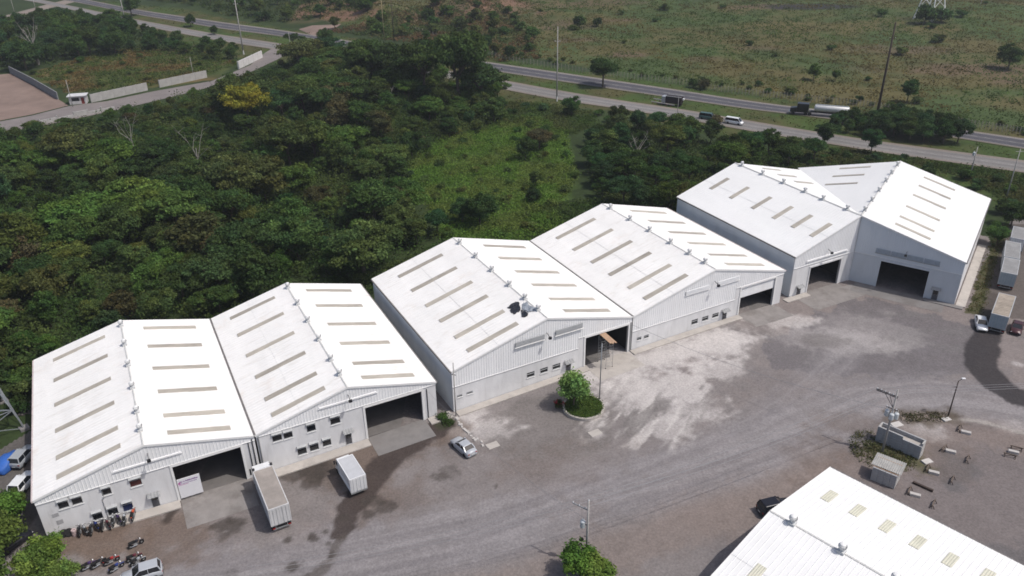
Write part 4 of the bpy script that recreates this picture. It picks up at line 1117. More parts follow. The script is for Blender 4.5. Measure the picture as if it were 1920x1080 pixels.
bevel(MB().hexa([(ce - 2.0, -1.05, .8), (ce, -.95, .7), (ce, .95, .7), (ce - 2.0, 1.05, .8), (ce - 2.0, -1.0, 2.25), (ce - .1, -.85, 1.95), (ce - .1, .85, 1.95), (ce - 2.0, 1.0, 2.25)]).build('bonnet', P_BLACK, t), .1)
MB().box(ce - 2.03, ce - 1.96, -1.0, 1.0, 2.35, 3.1).build('windscreen', GLASS, t)
MB().box(ce - .05, ce + .15, -1.15, 1.15, .5, .85).build('front_bumper', CHROME, t)
for s in (-1, 1): MB().tube([(cx + .9, s * 1.1, 1.2), (cx + .9, s * 1.1, 4.0)], .08).build('exhaust_stack', CHROME, t)
for x in (1.4, 2.7, cx + .5, cx + 1.7, ce - 1.0):
    for s in (-1, 1): wheel(t, x, s * .95, .52, .4)
# dark high sided truck at the median crossing
pa, pb = G(1244, 195), G(1281, 200)
t = thing('cargo_truck', 'dark high sided truck with pale cab standing on the grass median', 'truck', pb, math.atan2(pa.y - pb.y, pa.x - pb.x))
Lc = (pa - pb).length
DKC = mat('dark_tarpaulin', (.022, .016, .018), .8, 0, .3, 2)
MB().box(.5, Lc - 1.0, -1.15, 1.15, 1.0, 3.0).build('cargo_box', DKC, t)
for y0_, y1_ in ((-1.2, -1.06), (1.06, 1.2)): MB().box(.45, Lc - 1.0, y0_, y1_, 3.0, 3.10).build('top_rail', CWHITE, t)
bevel(MB().box(Lc - .9, Lc + .4, -1.1, 1.1, .7, 2.75).build('cab', P_GREY, t), .1)
MB().box(Lc + .39, Lc + .42, -.95, .95, 1.7, 2.6).build('windscreen', GLASS, t)
MB().box(-.1, .3, -.5, .5, 2.1, 2.6).build('rear_rack', P_WHITE, t)
MB().box(.5, Lc, -.5, .5, .6, .98).build('chassis', DARKM, t)
for x in (1.2, Lc - .3):
    for s in (-1, 1): wheel(t, x, s * .95, .48, .3)
pa, pb = G(1221, 194), G(1264, 201)
dv = pb - pa
t = thing('crash_barrier', 'white and red double rail barrier beside the dark truck', 'barrier', pa, math.atan2(dv.y, dv.x))
RW = mat('rail_white', (.6, .55, .52), .6, 0, .1); RR = mat('rail_red', (.25, .06, .05), .6, 0, .2)
for z, y in ((.55, 0), (1.1, 1.6)):
    MB().box(0, dv.length, y - .06, y + .06, z, z + .28).build('rail', RW, t)
    for i in range(5): MB().box(.4 + i * 1.6, .55 + i * 1.6, y + .07, y + .2, 0, z + .25).build('post', RR, t)

# ------------------------------------------------------------------ motorbikes
def motorbike(label, pos, rz, m, scl=1.0, proto=[None], group='motorbikes parked by the first warehouse'):
    t = thing('motorbike', label, 'motorbike', pos, rz, group)
    if proto[0] is None:
        d = {}
        d['w'] = MB().lathe([(.22, -.045), (.29, -.05), (.31, 0), (.29, .05), (.22, .045)], n=14, axis='y').mesh('wheel', BLACK)
        d['r'] = MB().lathe([(.04, -.06), (.21, -.02), (.21, .02), (.04, .06)], n=10, axis='y').mesh('rim', GALV)
        d['f'] = MB().tube([(.62, 0, .31), (.42, 0, .95)], .035).mesh('fork', GALV)
        d['h'] = MB().tube([(.40, -.34, 1.02), (.45, -.1, .98), (.45, .1, .98), (.40, .34, 1.02)], .022).mesh('handlebar', DARKM)
        d['e'] = MB().box(-.25, .18, -.16, .16, .25, .56).mesh('engine', STEEL)
        d['s'] = loft([ring(-.75, .10, .78, .88, .03, 0), ring(-.55, .15, .72, .88, .03, .01), ring(-.1, .14, .72, .84, .03, .01), ring(.02, .10, .72, .82, .03, 0)]).mesh('seat', BLACK)
        d['x'] = MB().tube([(.1, -.18, .32), (-.6, -.2, .38)], .045).mesh('exhaust', CHROME)
        d['l'] = MB().lathe([(.03, -.04), (.10, 0), (.10, .06), (.04, .09)], c=(.55, 0, .88), n=10, axis='x').mesh('headlight', LAMPW)
        d['st'] = MB().bar((-.1, .15, .35), (-.2, .42, .0), .03).mesh('side_stand', DARKM)
        proto[0] = d
    d = proto[0]
    for x in (-.62, .66):
        w_ = link('wheel', d['w'], t); w_.location = (x, 0, .31); link('rim', d['r'], w_)
    for k in ('fork', 'handlebar', 'engine', 'seat', 'exhaust', 'headlight', 'side_stand'):
        link(k, d[{'fork': 'f', 'handlebar': 'h', 'engine': 'e', 'seat': 's', 'exhaust': 'x', 'headlight': 'l', 'side_stand': 'st'}[k]], t)
    tk = loft([ring(-.06, .10, .68, .86, .03, .01), ring(.12, .17, .60, .94, .04, .02), ring(.34, .12, .68, .92, .04, .01)]).build('fuel_tank', m, t)
    MB().box(-.85, -.35, -.07, .07, .66, .72).build('rear_mudguard', m, tk); MB().hexa([(.42, -.06, .60), (.95, -.06, .52), (.95, .06, .52), (.42, .06, .60), (.42, -.06, .65), (.95, -.06, .57), (.95, .06, .57), (.42, .06, .65)]).build('front_mudguard', m, tk)
    t.scale = (scl,) * 3
    return t
P_RED = paint('red_paint', (.30, .02, .018)); P_BLUE = paint('blue_paint', (.03, .05, .20)); P_WINE = paint('wine_paint', (.11, .02, .03)); P_VIOLET = paint('violet_paint', (.05, .025, .10)); P_ORANGE = paint('orange_paint', (.50, .08, .03))
rowd = head((250, 1020), (270, 1012))
for X, Y, m_, lb, a in [(245, 855, P_BLACK, 'black motorbike standing alone nearest the warehouse walkway', .1), (245, 855, None, None, 0)]:
    if m_: motorbike(lb, G(100 + 1360 / 8.727, 960 + 560 / 8.727), rowd + a, m_)
motorbike('dark red motorbike with white screen in the middle of the front row', G(100 + 960 / 8.727, 960 + 840 / 8.727), rowd + .1, P_RED)
motorbike('black motorbike with wine red seat panel nearest the silver estate car', G(100 + 1330 / 8.727, 960 + 790 / 8.727), rowd, P_WINE)
motorbike('violet motorbike at the left end of the front row', G(100 + 590 / 8.727, 960 + 920 / 8.727), rowd + .2, P_VIOLET)
motorbike('blue motorbike before the silver estate car', G(100 + 1040 / 8.727, 960 + 950 / 8.727), rowd + .25, P_BLUE)
motorbike('grey motorbike behind the silver estate car bonnet', G(100 + 1390 / 8.727, 960 + 850 / 8.727), rowd + .1, P_GREY)
motorbike('black motorbike leaning between the violet and the red ones', G(100 + 750 / 8.727, 960 + 885 / 8.727), rowd + .3, P_BLACK)
cols = [(P_BLACK, 'black'), (P_GREY, 'light grey'), (P_BLACK, 'black with a silver tank band'), (P_BLUE, 'dark blue'), (P_BLACK, 'black with its wheel turned'), (P_WINE, 'wine red'), (P_GREY, 'grey and black'), (P_VIOLET, 'dark violet'), (P_SILVER, 'silver')]
spot = ['beside the pale barrel', 'second from the pale barrel', 'third from the pale barrel', 'under the left ground floor window', 'between the two ground floor windows', 'under the middle ground floor window', 'two left of the orange scooter', 'next to the orange scooter', 'before the orange scooter']
for i in range(9):
    u = 3.55 + i * .62
    p = L2W(A0, TA, u, -.75 - .15 * (i % 3))
    motorbike('%s motorbike in the wall row %s' % (cols[i][1], spot[i]), (p[0], p[1], float(gz(*p)) + (.16 if u > 7 else 0)), TA + math.pi / 2 + (.25 if i % 2 else -.1), cols[i][0])
p = L2W(A0, TA, 9.5, -.8)
motorbike('orange scooter at the right end of the motorbikes along the wall', (p[0], p[1], float(gz(*p)) + .16), TA + 1.3, P_ORANGE, 1.1)
p = L2W(A0, TA, 3.0, -.8)
t = thing('barrel', 'pale pink drum between the tyres and the motorbikes', 'barrel', (p[0], p[1], float(gz(*p))))
MB().lathe([(.28, 0), (.30, .05), (.30, .42), (.315, .45), (.30, .48), (.30, .85), (.27, .9)], n=16).build('drum', mat('pink_drum', (.42, .33, .33), .6, 0, .2, 3), t)
MB().lathe([(.06, .9), (.06, .93)], c=(.12, 0, 0), n=8).build('cap', DARKM, t)
for i, (u, v, tilt, lb) in enumerate([(1.9, -.45, 1.2, 'truck tyre leaning on the wall, left of the pair'), (2.45, -.55, 1.1, 'truck tyre with pale hub beside the pink drum')]):
    p = L2W(A0, TA, u, v)
    o = tag(MB().lathe([(.26, -.13), (.44, -.14), (.50, -.08), (.50, .08), (.44, .14), (.26, .13)], n=20).build('tyre', BLACK), lb, 'tyre', 'tyres leaning by the first warehouse')
    o.location = (p[0], p[1], float(gz(*p)) + .48); o.rotation_euler = (tilt, 0, TA)
    if i: MB().lathe([(.02, -.05), (.25, -.05), (.25, .05), (.02, .05)], n=16).build('hub', CWHITE, o)

# banner in the first doorway
p = L2W(A0, TA, 15.1, -.02)
t = thing('banner', 'white banner board with purple lettering lines in the first doorway', 'banner', (p[0], p[1], 0), TA)
MB().box(0, 2.7, -.04, .04, -.55, 2.45).build('board', mat('banner_white', (.68, .68, .70), .6, 0, .04), t)
PURP = mat('purple_print', (.20, .09, .27), .7, 0, .15, 6); PINK = mat('magenta_print', (.42, .10, .30), .7, 0, .15, 6)
rr = random.Random(3); x = .25
ln = MB()
while x < 2.45:
    wd = rr.uniform(.05, .16); ln.box(x, min(x + wd, 2.46), -.046, -.041, 1.88, 1.88 + rr.choice([.16, .2, .22])); x += wd + rr.choice([.03, .03, .09])
o = ln.build('lettering', PURP, t); o['kind'] = 'stuff'
x = .15; ln = MB()
while x < 2.3:
    wd = rr.uniform(.04, .12); ln.box(x, x + wd, -.046, -.041, 1.62, 1.62 + rr.choice([.09, .12])); x += wd + rr.choice([.02, .02, .06])
o = ln.build('lettering', PURP, t); o['kind'] = 'stuff'
MB().lathe([(.01, 0), (.16, .001), (.16, .006), (.01, .007)], c=(.22, -.048, 1.80), n=14, axis='y').build('emblem', PINK, t)
MB().box(.05, 1.25, -.046, -.041, 1.47, 1.53).build('underline', PINK, t)

# ------------------------------------------------------------------ left alley: tarp covered car, parked vehicles, lattice tower
BLUET = mat('blue_tarp', (.035, .12, .42), .55, 0, .12, 2)
g = G(19, 872)
t = thing('covered_car', 'car wrapped in a bright blue tarpaulin left of the first warehouse', 'car', g, 1.35)
S = [(-2.15, .66, .22, .75), (-1.95, .88, .05, .95), (-1.2, .95, .02, 1.15), (-.7, .96, .02, 1.42), (.4, .96, .02, 1.44), (1.1, .96, .02, 1.08), (1.9, .9, .04, .92), (2.15, .7, .2, .7)]
recalc(loft([ring(x, hw + .03 * math.sin(9 * x), z0, z1, .02, .04) for x, hw, z0, z1 in S]).build('tarpaulin', BLUET, t, True))
for s in (-1, 1):
    for x in (-1.3, 1.3): wheel(t, x, s * .78, .3)
    MB().tube([(-2.1, s * .7, .3), (0, s * 1.0, .12), (2.1, s * .7, .3)], .02, 5).build('tie_rope', CWHITE, t)
car('parked_car', 'white car with dark windows parked behind the nearest left edge tree', 'car', G(47, 912), 1.5, P_WHITE, 'suv', 4.3)
car('parked_car', 'grey car beside the blue tarpaulin, tight against the warehouse wall', 'car', G(47, 862), 1.5, P_GREY, 'suv', 4.4)
car('parked_car', 'black car under the tree at the lower left edge', 'car', G(28, 1022), 1.1, P_BLACK, 'sedan', 4.2)
tb, th_ = G(47, 803) + Vector((-6.6, 0, 0)), 26.0
t = thing('lattice_tower', 'grey steel lattice tower cut off by the left picture edge', 'tower', tb, math.pi / 4)
bw, tw = 4.6, .8
def tc(s1, s2, z): k = bw + (tw - bw) * z / th_; return Vector((s1 * k, s2 * k, z))
for s1, s2 in ((-1, -1), (1, -1), (1, 1), (-1, 1)):
    MB().bar(tc(s1, s2, -.3), tc(s1, s2, th_), .22).build('leg', GALV, t)
zz = [0, 3.2, 6.2, 9.0, 11.6, 14, 16.2, 18.2, 20, 21.7, 23.2, 24.6, 26]
cr_ = [(-1, -1), (1, -1), (1, 1), (-1, 1)]
for a, b in zip(zz[:-1], zz[1:]):
    for i in range(4):
        p0, p1 = cr_[i], cr_[(i + 1) % 4]
        MB().bar(tc(*p0, a), tc(*p1, b), .10).build('brace', GALV, t); MB().bar(tc(*p1, a), tc(*p0, b), .10).build('brace', GALV, t)
        MB().bar(tc(*p0, b), tc(*p1, b), .10).build('girt', GALV, t)
for a in (3.2, 9.0):
    for s in (-1, 1): MB().bar(tc(s, -1, a), tc(-s, 1, a), .08).build('plan_brace', GALV, t)
for s1, s2 in ((-1, -1), (1, -1), (1, 1), (-1, 1)): MB().box(s1 * 4.6 - .6, s1 * 4.6 + .6, s2 * 4.6 - .6, s2 * 4.6 + .6, -.4, .25).build('footing', CONCD, t)

# ------------------------------------------------------------------ poles
def pole(name, label, cat, base, top, r0, r1, m, group=None):
    b, h = upright(base, top)
    t = thing(name, label, cat, b, 0, group)
    MB().tube([(0, 0, -.4), (0, 0, h * .5), (0, 0, h)], [r0, (r0 + r1) / 2, r1], 10).build('shaft', m, t, True)
    return t, b, h
def insul(parent, x, y, z):
    MB().lathe([(.03, 0), (.07, .04), (.04, .08), (.07, .12), (.04, .16), (.02, .22)], c=(x, y, z), n=8).build('insulator', P_WHITE, parent)
def transformer(parent, x, y, z):
    o = MB().lathe([(.27, 0), (.30, .04), (.30, .78), (.24, .86), (.05, .92)], c=(x, y, z), n=14).build('transformer', mat('transformer_grey', (.50, .53, .55), .45, .1, .1), parent, False)
    for a in (.4, 2.0): MB().lathe([(.03, 0), (.05, .1), (.03, .2), (.02, .32)], c=(x + .13 * math.cos(a), y + .13 * math.sin(a), z + .88), n=7).build('bushing', P_WHITE, o)
    MB().bar((x, y, z + .4), (0, 0, z + .4), .08).build('bracket', DARKM, o)
    return o
Tn = {}
# A: near pole with one sided crossarm
t, b, h = pole('power_pole', 'concrete power pole rising from the bush at the bottom edge', 'power pole', (1099, 1054), (1105, 939), .17, .10, POLEC)
ad = Vector((-.80, .60, 0))
arm = MB().bar(Vector((0, 0, h - 1.35)) - ad * .1, Vector((0, 0, h - 1.35)) + ad * 2.0, .10).build('crossarm', STEEL, t)
for k in (.35, 1.15, 1.95): q = ad * k; insul(arm, q.x, q.y, h - 1.29)
insul(t, 0, 0, h)
transformer(t, -.52, .2, h - 3.9)
MB().bar((0, 0, h - 4.6), (.02, .22, h - 4.6), .05).bar((-.35, .1, h - 5.2), (0, 0, h - 5.2), .05).build('step_bracket', DARKM, t)
so = MB().lathe([(.12, -.07), (.26, -.08), (.28, 0), (.26, .08), (.12, .07)], c=(-.62, .1, h - 5.7), n=14, axis='y').build('cable_coil', BLACK, t)
Tn['A'] = [Vector((b.x, b.y, b.z)) + Vector((q.x, q.y, h - 1.07)) for q in (ad * .35, ad * 1.15, ad * 1.95)] + [Vector((b.x, b.y, b.z + h + .2))]
# B: double pole group at the island
t, b, h = pole('power_pole', 'power pole with long crossarm and transformers on the weedy island', 'power pole', (1654, 847), (1683, 731), .18, .10, POLEC)
ad = Vector((-.72, .69, 0))
for dz in (-1.0, -1.18):
    arm = MB().bar(Vector((0, 0, h + dz)) - ad * .2, Vector((0, 0, h + dz)) + ad * 2.5, .09).build('crossarm', DARKM, t)
    if dz == -1.0:
        for k in (.4, .9, 1.4, 1.9, 2.4): q = ad * k; insul(arm, q.x, q.y, h + dz + .05)
for k in (.8, 1.4): MB().bar(Vector((0, 0, h - 2.9)), Vector((0, 0, h - 1.15)) + ad * k, .05).build('brace', DARKM, t)
arm = MB().bar(Vector((0, 0, h - 3.0)) - ad * .6, Vector((0, 0, h - 3.0)) + ad * .9, .08).build('crossarm', DARKM, t)
for k in (-.4, .4, .8): q = ad * k; insul(arm, q.x, q.y, h - 2.95)
transformer(t, -.50, .30, h - 4.2); transformer(t, .46, -.28, h - 4.3); transformer(t, -.25, -.48, h - 4.25)
Tn['B'] = [b + Vector((q.x, q.y, h - .75)) for q in (ad * .4, ad * 1.4, ad * 2.4)] + [b + Vector((0, 0, h))]
Tn['Bt'] = b + Vector((-.4, .3, h - 3.2))
# C: dark lamp pole
t, b, h = pole('street_lamp', 'dark lamp pole beside the rubble strip', 'lamp post', (1778, 779), (1796, 714), .10, .07, POLED)
o = MB().bar((0, 0, h - .1), (.55, .15, h + .25), .06).build('arm', DARKM, t); bevel(MB().box(.45, .95, .02, .28, h + .2, h + .34).build('lamp_head', LAMPW, t), .04)
MB().bar((-.4, 0, h - 1.0), (.1, 0, h - 1.0), .05).build('bracket', DARKM, t)
# D: steel pole by the planter
t, b, h = pole('light_pole', 'slim steel pole standing behind the round planter', 'pole', (1124, 747), (1130, 645), .09, .07, STEEL)
MB().box(-.14, .14, -.14, .14, -.05, .04).build('base_plate', DARKM, t); MB().lathe([(.05, 0), (.10, .05), (.02, .15)], c=(0, 0, h), n=8).build('finial', STEEL, t)
Tn['D'] = b + Vector((0, 0, h))
# E: pole at the corner of the third warehouse
t, b, h = pole('power_pole', 'slim grey pole at the left corner of the third warehouse', 'power pole', (855, 780), (851, 680), .10, .07, POLEC)
arm = MB().bar((-.35, .1, h - 2.0), (.35, -.1, h - 2.0), .07).build('crossarm', DARKM, t); insul(arm, -.3, .09, h - 1.96); insul(arm, .3, -.09, h - 1.96)
Tn['E'] = b + Vector((0, 0, h - .2))
def wire(label, a, b, sag, r=.018, m=STEEL):
    pts = [a.lerp(b, i / 24) - Vector((0, 0, sag * 4 * (i / 24) * (1 - i / 24))) for i in range(25)]
    return tag(MB().tube(pts, r, 5).build('overhead_wire', m), label, 'wire', 'overhead wires')
WIRE = mat('bare_wire', (.30, .30, .31), .5, .5, .1)
for i, lb in enumerate(['overhead wire joining the two near poles, inner arm end', 'overhead wire joining the two near poles, arm middle', 'overhead wire joining the two near poles, outer arm end', 'overhead wire joining the tops of the two near poles']):
    wire(lb, Tn['A'][i], Tn['B'][i], 1.1, m=WIRE)
far_l = G(500, 1180) + Vector((0, 0, 8))
for i, lb in enumerate(['overhead wire leaving the near pole to the lower left, inner', 'overhead wire leaving the near pole to the lower left, middle', 'overhead wire leaving the near pole to the lower left, outer']):
    wire(lb, Tn['A'][i], far_l + Vector((-.5 * i, .5 * i, 0)), .8, m=WIRE)
w4p = L2W(B0, TB, 31.0, -.1)
wire('dark service cable from the island pole to the middle warehouses', Tn['Bt'], Vector((w4p[0], w4p[1], 5.6)), 1.2, .022, STEEL)
w2p = L2W(A0, TA, 48.6, -.1)
wire('service wire from the near pole towards the second warehouse', Tn['A'][3] - Vector((0, 0, 3)), Vector((w2p[0], w2p[1], 5.0)), 1.4, .014, WIRE)
for i in range(3):
    e = Tn['B'][i] + Vector((70, 8 - i, 1))
    wire(['overhead wire running right from the island pole, nearest', 'overhead wire running right from the island pole, middle', 'overhead wire running right from the island pole, farthest'][i], Tn['B'][i], e, 1.5, m=WIRE)
# highway poles
for base, top, r0, m_, lb in [((235, 40), (221, -14), .28, POLEC, 'tall pale pole with white foot beside the highway, top left'), ((457, 102), (440, -14), .28, POLEC, 'tall pale leaning pole by the white wall end'),
                              ((721, 76), (715, -10), .22, mat('yellow_pole', (.30, .25, .14), .85, 0, .2), 'yellowish pole on the field edge, left of a dark one'), ((739, 77), (735, -10), .2, POLED, 'thin dark pole right beside the yellowish one'),
                              ((1044, 190), (1046, 50), .24, POLEC, 'tall grey pole between the wood and the near carriageway'), ((1645, 212), (1679, 42), .40, POLED, 'massive dark tapering pole behind the far carriageway'),
                              ((1818, 333), (1831, 275), .17, POLEC, 'pole with small transformer behind the rightmost warehouse'), ((1887, 370), (1912, 279), .16, POLEC, 'pole with crossarm at the right picture edge'),
                              ((363, 143), (357, 107), .12, POLEC, 'short pale pole behind the compound wall'), ((137, 201), (124, 150), .13, POLEC, 'pale post in front of the guard house'),
                              ((1270, 214), (1273, 181), .10, POLEC, 'thin pole before the dark high sided truck'), ((546, 97), (545, 60), .12, POLEC, 'short pole near the lane junction'), ((612, 100), (612, 74), .12, POLEC, 'pale pole stub beside the junction trees'),
                              ((28, 26), (20, -6), .14, POLEC, 'thin pole beside the side road, far left'), ((67, 18), (62, -8), .14, POLEC, 'second thin pole beside the side road'), ((1838, 12), (1836, -4), .14, POLEC, 'white post at the top right edge of the field')]:
    t, b, h = pole('utility_pole', lb, 'utility pole', base, top, r0, r0 * .55, m_)
    if h > 14:
        a1 = MB().bar((-.9, 0, h - 4.5), (.9, 0, h - 4.5), .12).build('crossarm', m_, t)
        for x in (-.8, 0, .8): insul(a1, x, 0, h - 4.4)
    if lb.startswith('tall'): MB().lathe([(r0 * 1.06, 0), (r0 * 1.04, 1.6)], n=10).build('painted_foot', CWHITE, t)
    if 'transformer' in lb: transformer(t, -.5, 0, h - 2.2)
    if 'crossarm at' in lb: MB().bar((-.9, 0, h - .6), (.9, 0, h - .6), .1).build('crossarm', m_, t)

# ------------------------------------------------------------------ small structures in the yard
def pxbox(a, b, z):
    p, q = G(*a, h=z), G(*b, h=z); return p, q
# hollow block wall ruin
p = G(1640, 826); q = G(1722, 863)
dv = q - p; rz = math.atan2(dv.y, dv.x); L = dv.length
BLK = mat('raw_block', (.40, .39, .375), .95, 0, .2, 2, .2, 8); BLKS = mat('rough_block_shaded', (.35, .35, .355), .95, 0, .15, 2, .2, 8)  # second one is a darker copy with shade put into its colour
def blockwall(t, x0, x1, y0, y1, z1, m, skip=0.0, seed=1, along='x'):
    rr = random.Random(seed); bl, bh = .78, .40
    n = max(1, int(round(((x1 - x0) if along == 'x' else (y1 - y0)) / bl)))
    key = ('blk', along, round((x1 - x0) / n if along == 'x' else x1 - x0, 3), round((y1 - y0) if along == 'x' else (y1 - y0) / n, 3))
    ln = ((x1 - x0) if along == 'x' else (y1 - y0)) / n
    if key not in PARTMESH:
        if along == 'x': PARTMESH[key] = MB().box(-ln / 2 + .012, ln / 2 - .012, y0 - (y0 + y1) / 2, y1 - (y0 + y1) / 2, .012, bh - .003).mesh('block', m)
        else: PARTMESH[key] = MB().box(x0 - (x0 + x1) / 2, x1 - (x0 + x1) / 2, -ln / 2 + .012, ln / 2 - .012, .012, bh - .003).mesh('block', m)
    rows = int(round(z1 / bh))
    for r in range(rows):
        for i in range(n):
            if r == rows - 1 and rr.random() < skip: continue
            o = link('block', PARTMESH[key], t); j = rr.uniform(-.012, .012)
            c = (i + .5) * ln
            o.location = (x0 + c, (y0 + y1) / 2 + j, r * bh) if along == 'x' else ((x0 + x1) / 2 + j, y0 + c, r * bh)
t = thing('block_wall', 'long roofless grey block enclosure on the weedy island', 'wall', p, rz)
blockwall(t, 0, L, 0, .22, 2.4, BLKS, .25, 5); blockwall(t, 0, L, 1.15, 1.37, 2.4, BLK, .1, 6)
blockwall(t, -.0, .2, .23, 1.14, 2.4, BLK, 0, 7, 'y'); blockwall(t, L - .2, L, .23, 1.14, 2.4, BLK, 0, 8, 'y')
MB().box(.22, L - .22, .24, 1.13, -.3, 1.85).build('rubble_fill', CONC, t)
# shed
p = G(1631, 899); q = G(1676, 918)
dv = q - p; rz = math.atan2(dv.y, dv.x); L = dv.length; D = 2.3
t = thing('block_shed', 'small block shed with grey corrugated roof beside the foreground warehouse', 'shed', p, rz)
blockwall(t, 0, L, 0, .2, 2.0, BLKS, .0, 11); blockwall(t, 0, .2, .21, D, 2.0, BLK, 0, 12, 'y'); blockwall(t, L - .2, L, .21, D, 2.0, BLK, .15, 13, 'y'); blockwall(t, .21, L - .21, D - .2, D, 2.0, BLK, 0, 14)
ribbed('roof_sheet', mat('grey_corrugated', (.36, .355, .34), .8, 0, .2, 1.5), t, ribcols(-.35, L + .3, .26, .05), lambda u, r: [(u, .45, 2.06 + (.06 if r else 0)), (u, D + .35, 2.45 + (.06 if r else 0))])
MB().box(-.05, L + .05, .25, .33, 1.98, 2.05).box(.0, L, D - .3, D - .2, 2.28, 2.36).build('rafter', WOOD, t)
# planter with grass
g = G(1094, 766); R_ = 3.0
t = thing('round_planter', 'round concrete kerbed planter filled with grass', 'planter', g)
V = []; mbk = MB(); n = 40
for k in range(n):
    a = 2 * math.pi * k / n
    for r, z in ((R_, -.4), (R_, .42), (R_ - .06, .46), (R_ - .28, .46), (R_ - .30, -.3)): mbk.v.append((r * math.cos(a), r * math.sin(a), z))
for k in range(n):
    for j in range(4):
        a_, b_ = k * 5 + j, ((k + 1) % n) * 5 + j; mbk.f.append((a_, b_, b_ + 1, a_ + 1))
mbk.build('kerb_ring', CONC, t)
MB().lathe([(R_ - .3, .25), (2.0, .36), (.1, .42)], n=32).build('soil', mat('planter_soil', (.05, .055, .022), .95, 0, .4, 3), t)
PLANTER = g
# planter kerb at the near pole
g = G(1088, 1085)
# scaffold
legs = [G(1114.7, 682), G(1131.6, 698), G(1144.8, 696), G(1126, 681)]
c = (legs[0] + legs[1] + legs[2] + legs[3]) / 4
pk0, pk1 = G(1124, 621, h=5.0), G(1150, 643, h=5.0)
ph = 5.0 - (c.z - float(gz(c.x, c.y)))
yaw = math.atan2(pk1.y - pk0.y, pk1.x - pk0.x); c.x, c.y = (pk0.x + pk1.x) / 2, (pk0.y + pk1.y) / 2; c.z = float(gz(c.x, c.y))
lp = math.hypot(pk1.x - pk0.x, pk1.y - pk0.y)
t = thing('scaffold_tower', 'steel scaffold tower with long plank deck before the third doorway', 'scaffold', c, yaw)
for x in (-1.15, 1.15):
    for y in (-.6, .6):
        MB().tube([(x, y, .05), (x, y, ph)], .028, 6).build('standard', STEEL, t)
        MB().lathe([(.08, -.03), (.08, .03)], c=(x, y, .09), n=10, axis='x').build('castor', BLACK, t)
    for k in range(1, int(ph / .5)): MB().tube([(x, -.6, k * .5), (x, .6, k * .5)], .018, 5).build('rung', STEEL, t)
for y in (-.6, .6):
    for a_, b_ in ((.5, ph * .5), (ph * .5, ph - .15)):
        MB().tube([(-1.15, y, a_), (1.15, y, b_)], .016, 5).build('cross_brace', STEEL, t); MB().tube([(1.15, y, a_), (-1.15, y, b_)], .016, 5).build('cross_brace', STEEL, t)
for i, yy in enumerate((-.40, -.13, .14, .41)):
    MB().bar((-lp / 2 + .25 * (i % 2), yy, ph + .04), (lp / 2 + .2 * (i % 2), yy, ph + .04), .25, .05).build('plank', WOOD, t)
# kerb stones from the planter corner to the silver sedan
KS = mat('kerb_stone', (.46, .44, .42), .9, 0, .15, 3)
line = [(857, 786), (860, 792), (863, 797), (866, 801), (869, 804.5), (872, 807), (876, 810), (879, 813), (883, 818), (888, 823), (891, 826), (895, 824), (905, 836), (903, 829)]
for i, px in enumerate(line):
    rr = random.Random(i); k = rr.uniform(.18, .34)
    o = tag(bevel(MB().hexa([(-k, -k * .7, -.1), (k, -k * .8, -.1), (k * .9, k * .7, -.1), (-k * .9, k * .8, -.1), (-k * .8, -k * .6, k * .7), (k * .8, -k * .6, k * .8), (k * .7, k * .6, k * .75), (-k * .8, k * .6, k * .6)]).build('kerb_stone', KS), .04),
            'pale broken stone, %s from the warehouse corner in the line by the silver sedan' % ['first', 'second', 'third', 'fourth', 'fifth', 'sixth', 'seventh', 'eighth', 'ninth', 'tenth', 'eleventh', 'twelfth', 'thirteenth', 'last'][i], 'stone', 'pale stones in a line beside the silver sedan')
    o.location = G(*px); o.rotation_euler = (0, 0, rr.uniform(0, 3))
# white floor patches, drain covers
for px, lb in [((924, 835), 'white square patch on the ground right of the silver sedan'), ((1116, 812), 'small white patch on the ground below the planter')]:
    g = G(*px); o = tag(MB().box(-.85, .85, -.6, .6, -.05, .03).build('concrete_pad', CONC), lb, 'pad'); o.location = g; o.rotation_euler = (0, 0, .5)
# things in the right hand lot: concrete blocks, timber trestles, beams
def zr(X, Y): return (1680 + X / 5.4, 760 + Y / 5.4)
CB = mat('lot_block', (.45, .43, .41), .9, 0, .2, 3)
names = ['farthest of the lot', 'left of the lot centre', 'nearest the block enclosure', 'nearest the foreground roof edge', 'at the right edge of the lot']
for (X, Y), nm in zip([(705, 285), (550, 478), (380, 692), (190, 918), (1185, 483)], names):
    o = tag(bevel(MB().box(-.62, .62, -.24, .24, -.1, .38).build('concrete_block', CB), .03), 'pale concrete block on the bare lot, %s' % nm, 'block', 'concrete blocks on the bare lot'); o.location = G(*zr(X, Y)); o.rotation_euler = (0, 0, -.45)
for (X, Y, rz), nm in zip([(638, 245, .9), (480, 450, .7), (315, 652, .9), (130, 880, .9), (720, 560, .9), (565, 772, .9), (375, 1015, .9), (1150, 525, -.5), (1215, 450, -.5)],
                          ['left of the farthest block', 'left of the second block', 'near the shed', 'by the foreground roof edge', 'alone right of the lot centre', 'alone below the lot centre', 'lowest on the lot', 'before the right edge block', 'behind the right edge block']):
    t = thing('timber_trestle', 'dark timber trestle on the bare lot, %s' % nm, 'trestle', G(*zr(X, Y)), rz, 'timber trestles on the bare lot')
    MB().box(-.75, .75, -.06, .06, .42, .54).build('beam', POLEW, t)
    for x in (-.6, .6):
        for s in (-1, 1): MB().bar((x, s * .05, .42), (x, s * .3, -.05), .07).build('leg', POLED, t)
    MB().bar((-.6, 0, .1), (.6, 0, .4), .05).build('brace', POLEW, t)
o = tag(MB().bar((-1.2, 0, .15), (1.2, 0, .15), .28, .3).build('timber_beam', POLED), 'dark timber beam lying on the bare lot', 'beam'); o.location = G(*zr(270, 832)); o.rotation_euler = (0, 0, -.75)
